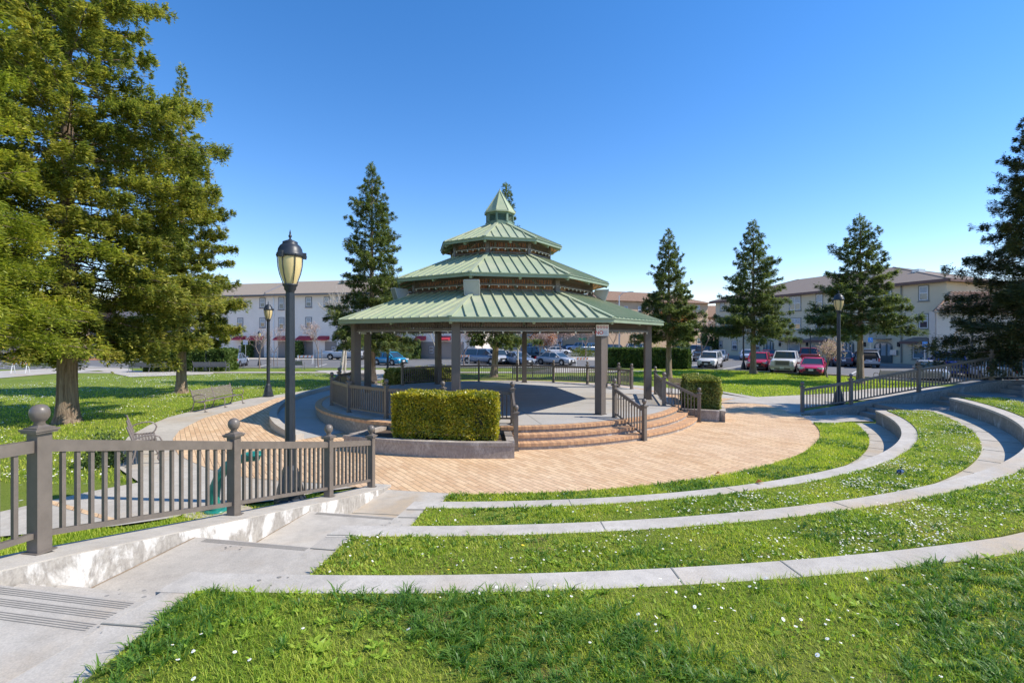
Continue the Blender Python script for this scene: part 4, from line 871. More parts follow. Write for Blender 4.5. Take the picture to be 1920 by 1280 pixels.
# ---- sage building, right
SB = thing("apartment_building", "three-storey sage stucco building with brown awnings and a shingle hip roof, right", "building", (46, 65, 0))
foot = [FA, FB, (56.5, 57.2), (60, 75), (52, 94)]
mb = MB(); mb.prism(foot, 0, 9.3); mb.build("wall", "stucco_sage", SB, True)
SFA = Facade(FA, FB, SB)
i2 = SFA.A + SFA.d * 24.6 - SFA.n * 8.5; i1 = SFA.A + SFA.d * 9.5 - SFA.n * 8.5
ov = 0.75
def off(p, q, r):
    p, q, r = Vector(p), Vector(q), Vector(r); c = Vector((50, 72)); res = []
    n0 = Vector(((q - p).y, -(q - p).x)).normalized(); n1 = Vector(((r - q).y, -(r - q).x)).normalized()
    if n0.dot(q - c) < 0: n0 = -n0
    if n1.dot(q - c) < 0: n1 = -n1
    b = n0 + n1; return q + b * (ov / max(0.4, b.dot(n0)))
EV = [off(foot[i - 1], foot[i], foot[(i + 1) % 5]) for i in range(5)]
zt = 9.35; zr = 12.55
V = [(*e, zt) for e in EV] + [(*i1, zr), (*i2, zr)]
mb = MB(); mb.add(V, [(0, 1, 6, 5), (1, 2, 6), (2, 3, 6), (3, 4, 5, 6), (4, 0, 5)]); mb.add([(x, y, z - 0.22) for x, y, z in V[:5]], [(0, 1, 2, 3, 4)])
R_ = mb.build("roof", "shingle", SB, True)
mb = MB()
for i in range(5): a, b = EV[i], EV[(i + 1) % 5]; mb.bar((*a, zt - 0.12), (*b, zt - 0.12), 0.12, 0.30)
mb.build("eave_fascia", "trim_brown", SB, True)
for a, b in ((1, 6), (0, 5), (2, 6)): mb = MB(); mb.bar(V[a], V[b], 0.25, 0.08); o = mb.build("hip_ridge", "shingle", SB, True); o.parent = R_
for u, back, zz in ((1672, 4.5, 11.15), (1590, 4.0, 11.0)):
    a = SFA.s_of(u) ; p = SFA.pt(a, zz, -back); mb = MB(); mb.box(p, (1.1, 0.8, 0.4), 0.3); o = mb.build("roof_vent", "galvanised", SB, True); o.parent = R_
for r, mu in [((1481, 556, 1501, 581), 1), ((1481, 597, 1501, 617), 1), ((1531, 552, 1542, 580), 0), ((1531, 596, 1542, 616), 0), ((1724, 536.5, 1740, 562.5), 0), ((1724, 589.5, 1740, 615), 0), ((1656, 590, 1671, 620), 0), ((1585, 547, 1605, 572), 1), ((1585, 594, 1605, 620), 1), ((1351, 568, 1358, 582), 0), ((1354, 603, 1360, 614), 0), ((1372, 600, 1380, 614), 0), ((1373, 639, 1382, 655), 0), ((1349, 640, 1354, 650), 0), ((1411, 597, 1424, 614), 1), ((1411, 640, 1424, 657), 1), ((1656, 540, 1671, 566), 0)]:
    SFA.window(*SFA.rect(*r), trim="trim_sage", mull=mu)
for u0, v0, u1, v1 in [(1433, 639.5, 1450, 664), (1581, 641, 1600, 678), (1641, 643, 1672, 680)]:      # arched doorways
    a, b, z0, z1 = SFA.rect(u0, v0, u1, v1); r = (b - a) * 0.32
    def arch(e, o): 
        P = [SFA.pt(a - e, 0.05, o), SFA.pt(b + e, 0.05, o)]
        for i in range(9): t_ = pi / 2 * i / 8; P.append(SFA.pt(b + e - r * (1 - cos(t_)), z1 + e - r * (1 - sin(t_)), o))
        for i in range(9): t_ = pi / 2 * i / 8; P.append(SFA.pt(a - e + r * (1 - sin(t_)), z1 + e - r * (1 - cos(t_)), o))
        return P
    mb = MB(); P = arch(0.14, 0.04); mb.add(P, [tuple(range(len(P)))]); D = mb.build("doorway_surround", "trim_sage", SB, True)
    mb = MB(); P = arch(0.0, 0.07); mb.add(P, [tuple(range(len(P)))]); o = mb.build("door_glass", "shop_glass", SB, True); o.parent = D
    mb = MB()
    for f in (0.0, 0.33, 0.72, 1.0): c = a + (b - a) * f; SFA.slab(mb, c - 0.08, c + 0.08, 0.05, z1 - (r * 0.6 if f in (0, 1.0) else 0.05), 0.07, 0.12)
    SFA.slab(mb, a + (b - a) * 0.36, b - 0.05, 0.05, (z1 - 0.3) * 0.42, 0.07, 0.10)
    o = mb.build("door_frame", "door_teal", SB, True); o.parent = D
for u0, v0, u1, v1, gl in [(1478, 642, 1500, 664, "shop_glass"), (1522, 642, 1541, 664, "shop_glass"), (1712, 645, 1737, 672, "shop_glass")]:
    a, b, z0, z1 = SFA.rect(u0, v0, u1, v1); W = SFA.window(a, b, z0, z1, trim="trim_sage", pane=gl, split=0)
for u0, u1, va, vb in [(1471, 1511, 631.5, 640), (1516, 1559, 631, 640), (1699, 1753, 632, 643)]:
    a, b, z0, z1 = SFA.rect(u0, va, u1, vb); mb = MB(); m_ = (a + b) / 2; q = (b - a) * 0.22
    P = [SFA.pt(a, z0 + 0.2, 1.1), SFA.pt(b, z0 + 0.2, 1.1), SFA.pt(b, z0 + 0.2, 0), SFA.pt(a, z0 + 0.2, 0), SFA.pt(m_ - q, z1, 0.0), SFA.pt(m_ + q, z1, 0.0)]
    mb.add(P, [(0, 1, 5, 4), (1, 2, 5), (0, 4, 3)]); aw = mb.build("door_canopy", "shingle", SB, True)
    mb = MB(); SFA.slab(mb, a, b, z0 - 0.1, z0 + 0.2, 0.0, 1.12); o = mb.build("canopy_fascia", "trim_brown", SB, True); o.parent = aw
for u in (1427, 1463, 1514, 1566, 1622, 1686): a = SFA.s_of(u); z = SFA.z_of(a, 645); mb = MB(); SFA.slab(mb, a - 0.11, a + 0.11, z - 0.3, z + 0.25, 0.0, 0.22); mb.build("wall_lantern", "black", SB, True)
for u in (1571, 1690.5): a = SFA.s_of(u); mb = MB(); SFA.slab(mb, a - 0.07, a + 0.07, 0.1, 9.1, 0.0, 0.12); mb.build("downpipe", "trim_sage", SB, True)
a, b, z0, z1 = SFA.rect(1641, 619, 1672, 636); mb = MB(); SFA.slab(mb, a, b, z0, z0 + 0.12, 0, 1.0); SFA.slab(mb, a, b, z1, z1 + 0.06, 0.94, 1.0)
for i in range(14): c = a + (b - a) * i / 13; SFA.slab(mb, c - 0.015, c + 0.015, z0, z1, 0.95, 0.98)
mb.build("balcony", "trim_sage", SB, True)
a = SFA.s_of(1678); mb = MB(); SFA.slab(mb, a - 0.35, a + 0.35, 1.0, 1.6, 0.0, 0.3); mb.build("wall_box", "galvanised", SB, True)
# front right face of the sage building
SF2 = Facade(FB, (56.5, 57.2), SB)
# annex with barrel-tile roof
AN = thing("annex_building", "cream annex with an arched recess and scalloped clay tile roof, far right", "building", (52, 50, 0))
mb = MB(); Y0, Y1, YB = 50.0, 50.7, 57.0; ax, bx2, ra, za = 44.2, 52.0, 1.6, 4.1
P = [(42.6, 0), (ax, 0)] + [(ax + ra * (1 - cos(t_)), za - ra * (1 - sin(t_))) for t_ in np.linspace(0, pi / 2, 9)] + [(bx2 - ra * (1 - sin(t_)), za - ra * (1 - cos(t_))) for t_ in np.linspace(0, pi / 2, 9)] + [(bx2, 0), (72, 0), (72, 5.7), (42.6, 5.7)]
n = len(P); mb.add([(x, Y0, z) for x, z in P], [tuple(range(n))]); mb.add([(x, Y1, z) for x, z in P], [tuple(reversed(range(n)))])
for i in range(n): j = (i + 1) % n; mb.add([(P[i][0], Y0, P[i][1]), (P[i][0], Y1, P[i][1]), (P[j][0], Y1, P[j][1]), (P[j][0], Y0, P[j][1])], [(0, 1, 2, 3)])
mb.build("front_wall", "stucco_cream", AN, True)
mb = MB(); mb.prism([(43.25, Y1 + 0.003), (71.9, Y1 + 0.003), (71.9, YB), (48.4, YB)], 0, 5.68); mb.build("wall", "stucco_cream", AN, True)
mb = MB(); e = 0.5; V = [(42.6 - e, 50 - e, 5.72), (72.5, 50 - e, 5.72), (72.5, YB + e, 5.72), (48.2, YB + e, 5.72), (47.3, 53.5, 7.9), (72.5, 53.5, 7.9)]
mb.add(V, [(0, 1, 5, 4), (3, 0, 4), (2, 3, 4, 5), (0, 3, 2, 1)]); R_ = mb.build("roof", "clay_tile", AN, True)
mb = MB()
for i in range(72):
    x = 42.3 + i * 0.42; 
    t0 = 0.0; xe = x; t1 = min(1.0, (x - 42.1) / 5.2)
    if t1 < 0.1: continue
    for j in range(int(11 * t1)):
        f0, f1 = j / 11, (j + 1) / 11; p = Vector((x, 49.5 + 4.0 * f0, 5.80 + 2.18 * f0)); q = Vector((x, 49.5 + 4.0 * f1, 5.78 + 2.18 * f1)); mb.tube([p, q], [0.17, 0.12], 6, mi=0, cap=False)
o = mb.build("barrel_tiles", "tile_body", AN, True); o.parent = R_
mb = MB(); mb.bar((42.05, 49.45, 5.66), (72.5, 49.45, 5.66), 0.12, 0.16); mb.build("gutter", "trim_sage", AN, True)
for x in (43.6,): mb = MB(); mb.box((x, 49.9, 2.5), (0.25, 0.2, 0.55)); mb.build("wall_lantern", "black", AN, True)
mb = MB(); mb.box((42.75, 49.93, 2.8), (0.14, 0.12, 5.6)); mb.build("downpipe", "stucco_cream", AN, True)
# ---- orange building, middle right
OB = thing("apartment_building", "three-storey orange stucco building with a clay tile roof behind the middle redwood", "building", (32, 112, 0))
A2, B2 = (20.0, 103.0), (44.6, 113.0)
mb = MB(); mb.prism([A2, B2, (38, 132), (10, 122)], 0, 10.6); mb.build("wall", "stucco_orange", OB, True)
OFA = Facade(A2, B2, OB)
E_ = [(18.9, 101.8), (45.9, 112.4), (38.6, 133.5), (8.8, 123)]; V = [(x, y, 10.6) for x, y in E_] + [(19.5, 113, 13.6), (36.5, 121, 13.6)]
mb = MB(); mb.add(V, [(0, 1, 5, 4), (1, 2, 5), (2, 3, 4, 5), (3, 0, 4), (3, 2, 1, 0)]); mb.build("roof", "clay_tile", OB, True)
for i in range(4): pass
for r in [(1306, 572, 1312, 586), (1306, 603, 1312, 617), (1290, 572, 1296, 586), (1225, 572, 1232, 587), (1170, 574, 1177, 588), (1196, 574, 1203, 588), (1196, 603, 1203, 617), (1170, 604, 1177, 618), (1150, 604, 1156, 618), (1307, 634, 1322, 644), (1240, 603, 1247, 617), (1268, 603, 1275, 617)]: OFA.window(*OFA.rect(*r), trim="stucco_orange", split=1)
a, b, z0, z1 = OFA.rect(1281, 632, 1291, 652); mb = MB(); OFA.slab(mb, a, b, 0, z1, 0, 0.05); mb.build("arched_door", "trim_sage", OB, True)
mb = MB(); mb.prism([(38, 125), (58, 125), (58, 135), (38, 135)], 0, 8.0); mb.build("rear_wing", "stucco_orange", OB, True)
mb = MB(); mb.add([(37, 124, 8.0), (59, 124, 8.0), (59, 130, 11.2), (37, 130, 11.2), (59, 136, 8), (37, 136, 8)], [(0, 1, 2, 3), (3, 2, 4, 5), (1, 0, 5, 4)]); mb.build("rear_wing_roof", "clay_tile", OB, True)
# ---- beige building seen through the gazebo
BB = thing("apartment_building", "beige stucco building seen through the gazebo behind parked cars", "building", (5, 120, 0))
mb = MB(); mb.prism([(-12, 118), (20, 118), (20, 130), (-12, 130)], 0, 8.5); mb.build("wall", "stucco_beige", BB, True)
mb = MB(); mb.add([(-13, 117, 8.5), (21, 117, 8.5), (21, 124, 10.6), (-13, 124, 10.6), (21, 131, 8.5), (-13, 131, 8.5)], [(0, 1, 2, 3), (3, 2, 4, 5), (1, 0, 5, 4)]); mb.build("roof", "clay_tile", BB, True)
BFA = Facade((-12, 118), (20, 118), BB)
for u in (930, 965, 1012, 1045, 1078, 1110): BFA.window(*BFA.rect(u, 634, u + 8, 646), trim="frame_white")
for u in (930, 965, 1012, 1045, 1078, 1100): BFA.window(*BFA.rect(u, 606, u + 7, 619), trim="frame_white")
mb = MB(); BFA.slab(mb, *BFA.rect(1084, 633, 1090, 652)[:2], 0, 2.6, 0, 0.05); mb.build("doorway", "black", BB, True)
# distant houses closing the gaps on the horizon
for i, (x, y, w_, h_, mt, lab) in enumerate([(66, 120, 22, 7.5, "stucco_beige", "low beige house far right behind the annex"), (-140, 95, 40, 7, "stucco_beige", "beige house beyond the street at the far left edge"), (100, 95, 30, 8, "stucco_cream", "cream house far behind the big right tree")]):
    H_ = thing("house", lab, "building", (x, y, 0)); mb = MB(); mb.box((0, 0, h_ / 2), (w_, 10, h_)); mb.build("wall", mt, H_)
    mb = MB(); mb.add([(-w_ / 2 - 0.6, -5.6, h_), (w_ / 2 + 0.6, -5.6, h_), (w_ / 2 + 0.6, 0, h_ + 2.4), (-w_ / 2 - 0.6, 0, h_ + 2.4), (w_ / 2 + 0.6, 5.6, h_), (-w_ / 2 - 0.6, 5.6, h_)], [(0, 1, 2, 3), (3, 2, 4, 5), (1, 0, 5, 4)]); mb.build("roof", "shingle", H_)
    for k in range(3): mb = MB(); mb.box((-w_ / 3 + k * w_ / 3, -5.02, 2.2), (1.6, 0.08, 1.4)); mb.build("window", "window_glass", H_)

# ================================================================== VEHICLES
def car(kind, color, x, y, hd, label, name="parked_car", cat="car", z=-0.03, open_hatch=False, group="cars parked in the lot"):
    L, W, H, belt, hood, nose = dict(sedan=(4.75, 1.84, 1.45, 0.92, 0.90, 0.68), suv=(4.65, 1.86, 1.70, 1.05, 1.06, 0.80), hatch=(4.1, 1.76, 1.50, 0.93, 0.95, 0.72), pickup=(5.9, 2.05, 1.93, 1.22, 1.24, 1.08), van=(5.1, 1.98, 1.76, 1.05, 1.02, 0.78), boxy=(4.7, 1.9, 1.85, 1.12, 1.13, 1.08))[kind]
    T = thing(name, label, cat, (x, y, z), hd, group); h = W / 2; g = 0.20 if kind in ("sedan", "hatch", "van") else 0.30
    f, r = L / 2, -L / 2
    if kind == "sedan": st = [(r, .72, .80), (r + .12, .93, .88), (r + .75, .97, .94), (-.4, 0.92, 1.0), (1.0, 0.92, 1.0), (f - 1.35, hood + .03, 1.0), (f - .45, hood - .10, .95), (f - .1, nose, .86), (f, nose - .12, .74)]
    elif kind == "pickup": st = [(r, 1.15, .94), (r + .08, 1.24, .98), (-1.0, 1.24, 1.0), (-.9, belt, 1.0), (1.0, belt, 1.0), (f - 1.5, 1.27, 1.0), (f - .35, 1.20, .97), (f - .05, 1.10, .92), (f, 1.0, .88)]
    else: st = [(r, belt - .10, .84), (r + .1, belt, .93), (r + .6, belt, .98), (0, belt, 1.0), (1.0, belt, 1.0), (f - 1.25, hood + .02, 1.0), (f - .35, hood - .10, .95), (f - .08, nose, .88), (f, nose - .12, .78)]
    mb = MB(); vs = []
    for (sx, zt, wf) in st:
        w_ = h * wf
        vs += [(sx, -w_ * .93, g), (sx, -w_ * 1.0, g + .22), (sx, -w_ * .995, zt - .22), (sx, -w_ * .94, zt - .06), (sx, -w_ * .78, zt), (sx, w_ * .78, zt), (sx, w_ * .94, zt - .06), (sx, w_ * .995, zt - .22), (sx, w_ * 1.0, g + .22), (sx, w_ * .93, g)]
    k = len(st); fs = [(i * 10 + j, i * 10 + (j + 1) % 10, (i + 1) * 10 + (j + 1) % 10, (i + 1) * 10 + j) for i in range(k - 1) for j in range(10)]
    mb.add(vs, fs, 0, True); mb.add(vs[:10], [tuple(range(10))[::-1]]); mb.add(vs[-10:], [tuple(range(10))])
    B = mb.build("body", color, T)
    cab = dict(sedan=(r + .55, r + 1.35, .35, 1.15), suv=(r + .06, r + .45, .55, 1.25), hatch=(r + .05, r + .5, .45, 1.2), pickup=(-1.05, -.75, .75, 1.35), van=(r + .05, r + .4, .8, 1.75), boxy=(r + .04, r + .12, .75, 1.05))[kind]
    x0, x1, x2, x3 = cab; zb = belt - .03; zt = H - .05; wb, wt = h * .93, h * .74
    q = [(x0, zb, wb * .94), (x1, zt, wt), (x2, zt, wt), (x3, zb, wb * .97)]
    c = [(q[i][0], s * q[i][2], q[i][1]) for s in (-1, 1) for i in range(4)]
    mb = MB(); mb.add(c, [(0, 1, 2, 3), (7, 6, 5, 4), (4, 5, 1, 0), (3, 2, 6, 7)]); mb.build("window_glass", "car_glass" if not open_hatch else "black", T)
    mb = MB(); mb.add([(x1 - .03, -wt * .9, H - .02), (x1 - .03, wt * .9, H - .02), (x2 + .03, wt * .9, H - .02), (x2 + .03, -wt * .9, H - .02), (x1 - .06, -wt - .015, zt - .03), (x1 - .06, wt + .015, zt - .03), (x2 + .06, wt + .015, zt - .03), (x2 + .06, -wt - .015, zt - .03)], [(3, 2, 1, 0), (0, 1, 5, 4), (1, 2, 6, 5), (2, 3, 7, 6), (3, 0, 4, 7)], 0, True)
    for s in (-1, 1):
        for (a, b) in ((0, 1), (3, 2)):
            p = Vector((q[a][0], s * q[a][2], q[a][1])); p2 = Vector((q[b][0], s * (q[b][2] + .005), q[b][1])); mb.bar(p, p2, .08, .07)
        mx = (x0 + x3) / 2 + .05; mb.bar((mx, s * (wb + .0), zb), (mx, s * (wt + .01), zt), .08, .05)
        if kind in ("suv", "van", "boxy"): mx = x1 + .25; mb.bar((mx, s * wb * .98, zb), (mx, s * (wt + .01), zt), .10, .05)
    if kind in ("suv", "van"):
        for s in (-1, 1): mb.bar((x1, s * wt * .85, H + .02), (x2, s * wt * .85, H + .02), .04, .04)
    mb.build("roof", color, T)
    wr = dict(pickup=.42, boxy=.38, suv=.36).get(kind, .33); fx, rx = f - .92, r + .88
    if kind == "pickup": rx = r + 1.25
    for wx in (fx, rx):
        for s in (-1, 1):
            mb = MB(); yy = s * (h - .11); n = 20; vs = []
            for (rr, yo) in ((wr, -.10), (wr, .09), (wr - .05, .115), (wr * .62, .115)):
                vs += [(wx + rr * cos(2 * pi * j / n), yy + s * yo, wr + rr * sin(2 * pi * j / n)) for j in range(n)]
            mb.add(vs, [(i * n + j, i * n + (j + 1) % n, (i + 1) * n + (j + 1) % n, (i + 1) * n + j) for i in range(3) for j in range(n)], 0, True)
            Wh = mb.build("wheel", "tyre", T)
            mb = MB(); 
            for j in range(5):
                a = 2 * pi * j / 5; mb.bar((wx, yy + s * .10, wr), (wx + wr * .62 * cos(a), yy + s * .11, wr + wr * .62 * sin(a)), .09, .03, up=(0, 1, 0))
            mb.add([(wx + wr * .64 * cos(2 * pi * j / n), yy + s * .085, wr + wr * .64 * sin(2 * pi * j / n)) for j in range(n)], [tuple(range(n))], 1)
            o = mb.build("rim", ["rim", "plastic_black"], T); o.parent = Wh
    mb = MB()
    for wx in (fx, rx):                                              # wheel arch lips and sills
        for s in (-1, 1):
            R_a = wr + .07; pts = [(wx + R_a * cos(a), s * (h * 1.003), wr + R_a * sin(a)) for a in np.linspace(-0.15, pi + 0.15, 12)]; ctr = (wx, s * h * 1.003, wr)
            mb.add(pts + [ctr], [(i, i + 1, 12) for i in range(11)])
    for s in (-1, 1): mb.box((0, s * h * .95, g + .04), (L * .5, .12, .14))
    mb.build("wheel_arches", "plastic_black", T)
    hz = (nose + .02) if kind != "pickup" else .98; hx = f - .13
    for s in (-1, 1):
        mb = MB(); hw = .30 if kind != "pickup" else .26; mb.box((hx + .02, s * (h * .72), hz - .06), (.20, hw + .1, .15 if kind != "pickup" else .26), -s * .35); mb.build("headlight", "head_lamp", T)
        mb = MB(); tz = belt - .14; mb.box((r + .06, s * h * .76, tz - (.1 if kind != "sedan" else 0)), (.14, .22 if kind != "sedan" else .4, .34 if kind in ("suv", "pickup", "boxy", "van") else .16), s * .3); mb.build("tail_light", "tail_lamp", T)
    mb = MB(); gz = nose - .16 if kind != "pickup" else .88
    mb.box((f - .01, 0, gz), (.08, W * (.42 if kind != "pickup" else .50), .22 if kind != "pickup" else .42)); mb.box((f + .0, 0, g + .12), (.07, W * .6, .14)); mb.build("grille", "plastic_black", T)
    if kind == "pickup":
        mb = MB(); mb.box((f + .06, 0, .56), (.16, W * .95, .22)); mb.box((f + .02, 0, 1.10), (.06, W * .56, .07)); mb.box((f + .02, 0, .70), (.06, W * .56, .05))
        for s in (-1, 1): mb.box((f + .02, s * W * .27, .9), (.06, .06, .42))
        for i in range(4): mb.box((f + .035, 0, .78 + i * .08), (.02, W * .5, .02))
        mb.box((r - .06, 0, .58), (.16, W * .9, .18)); mb.build("chrome_bumper", "chrome", T)
        mb = MB(); mb.box((r + .98, 0, 1.235), (1.75, W * .78, .03)); mb.build("bed_cover", "plastic_black", T)
    else:
        mb = MB(); mb.box((f - .04, 0, g + .02), (.16, W * .84, .10)); mb.build("front_bumper", "plastic_black", T); mb = MB(); mb.box((r + .04, 0, g + .05), (.16, W * .86, .16)); mb.build("rear_bumper", "plastic_black", T)
    mb = MB(); mb.box((f + .045 + (.1 if kind == "pickup" else 0), 0, .50), (.012, .34, .16)); mb.build("plate", "plate", T)
    mb = MB(); mb.box((r - .03 - (.12 if kind == "pickup" else 0), 0, .72 if kind != "pickup" else .62), (.012, .34, .16)); mb.build("plate", "plate", T)
    for s in (-1, 1): mb = MB(); mb.box((x3 - .35, s * (h + .10), belt + .05), (.16, .20, .15)); mb.build("wing_mirror", color, T)
    if open_hatch:
        mb = MB(); mb.box((r - .32, 0, H + .12), (1.0, W * .72, .07), M3=Matrix.Rotation(radians(14), 3, 'Y')); mb.build("raised_tailgate", color, T)
        mb = MB(); mb.box((r + .02, 0, .98), (.08, W * .62, .5)); mb.build("boot_opening", "black", T)
        mb = MB(); mb.box((r - .0, -.3, .82), (.1, .3, .2)); mb.box((r + .0, .25, .80), (.1, .35, .14)); mb.build("boot_contents", "shirt_grey", T)
    return T
def at(u, v): p = gp(u, v, -0.03); return p[0], p[1]
def carpx(kind, color, u, v, hd_deg, label, **k):                    # v is the row of the nearest wheels
    x, y = at(u, v); hd = radians(hd_deg); car(kind, color, x + 0.0, y + 1.2, hd, label, **k)
carpx("suv", "car_white", 1341, 690.5, -122, "white SUV facing the camera, leftmost of the front row of cars on the right")
carpx("suv", "car_red", 1435, 694, -122, "red SUV parked between the redwood trunk and the white pickup")
carpx("pickup", "car_white", 1488, 698, -125, "white pickup truck with a chrome grille facing the camera", name="pickup_truck", cat="pickup truck")
carpx("sedan", "car_crimson", 1541, 703.5, -125, "bright crimson car facing the camera beside the right lamp post")
carpx("sedan", "car_lightblue", 1411, 675, -120, "pale blue sedan parked by the wall behind the redwood trunk")
carpx("sedan", "car_darkred", 1451, 676, 62, "dark red car mostly hidden behind the red SUV")
carpx("pickup", "car_darkred", 1528, 683, 62, "dark red pickup seen from behind, above the crimson car", name="pickup_truck", cat="pickup truck")
carpx("suv", "car_silver", 1637, 688.5, 66, "silver wagon with its tailgate open, seen from behind", open_hatch=True)
carpx("suv", "car_navy", 1588, 687, 66, "dark hatchback beside the wagon with the open tailgate, partly behind the trunk")
carpx("sedan", "car_bluegrey", 1356, 677, -120, "blue grey sedan behind the white SUV")
carpx("pickup", "car_black", 1327, 677, -120, "black pickup behind the white SUV, left side", name="pickup_truck", cat="pickup truck")
carpx("suv", "car_black", 1283, 668, -140, "black SUV parked above the right end of the long hedge")
carpx("pickup", "car_grey", 1309, 670, -135, "grey pickup between two black vehicles near the orange building", name="pickup_truck", cat="pickup truck")
carpx("suv", "car_white", 1279, 684, -128, "white SUV half hidden behind the right end of the long hedge")
carpx("boxy", "car_white", 1187, 661, 180, "boxy white off-roader above the long hedge")
carpx("suv", "car_navy", 1157, 663, 20, "dark SUV behind the pink tree right of the gazebo")
carpx("sedan", "car_red", 878, 673, 0, "red car between gazebo posts at the end of the white building")
carpx("van", "car_bluegrey", 905, 682, -28, "blue grey minivan behind the gazebo's back railing", name="minivan", cat="van")
carpx("suv", "car_silver", 932, 682.5, -70, "silver car behind the redwood trunk seen through the gazebo")
carpx("sedan", "car_black", 955, 682, -38, "black sedan just right of the redwood trunk behind the gazebo")
carpx("sedan", "car_bluegrey", 973, 684.5, -60, "blue grey car left of the thin back post of the gazebo")
carpx("pickup", "car_black", 1003, 680, -38, "black pickup right of the thin back post of the gazebo", name="pickup_truck", cat="pickup truck")
carpx("sedan", "car_silver", 1044, 684.5, -42, "silver sedan in the row behind the gazebo's back railing")
carpx("sedan", "car_white", 1046, 665, 0, "white sedan crossing sideways behind the gazebo")
carpx("suv", "car_blue", 1000, 661, -20, "blue car beneath the rust-leaved tree")
carpx("suv", "car_grey", 1029, 655, 0, "grey car far behind the white sedan")
carpx("sedan", "car_navy", 1073, 657, -25, "navy car parked by the doorway of the beige building")
carpx("pickup", "car_lightblue", 1090, 659, 150, "pale blue pickup above the yellow shrubs", name="pickup_truck", cat="pickup truck")
carpx("pickup", "car_blue", 1107, 661, -150, "blue pickup beside the wide front post of the gazebo", name="pickup_truck", cat="pickup truck")
carpx("hatch", "car_teal", 726, 685, -30, "teal hatchback driving past between the left gazebo posts")
carpx("pickup", "car_silver", 642, 675, -12, "silver pickup behind the leaning white birch trunks", name="pickup_truck", cat="pickup truck")
carpx("sedan", "car_bluegrey", 428, 688, 105, "grey blue sedan seen from behind, right of the long left hedge")
carpx("pickup", "car_white", 259, 681, 0, "white pickup partly hidden behind the left redwood foliage", name="pickup_truck", cat="pickup truck")
carpx("sedan", "car_silver", 1771, 714, -125, "silver car behind the right sloping fence")
carpx("pickup", "car_royal", 1803, 704, 60, "royal blue pickup behind the right sloping fence", name="pickup_truck", cat="pickup truck")
carpx("van", "car_white", 1884, 712, 62, "white van behind the right fence near the edge of the picture", name="van", cat="van")
carpx("suv", "car_silver", 1941, 716, 62, "silver SUV at the right edge behind the fence")

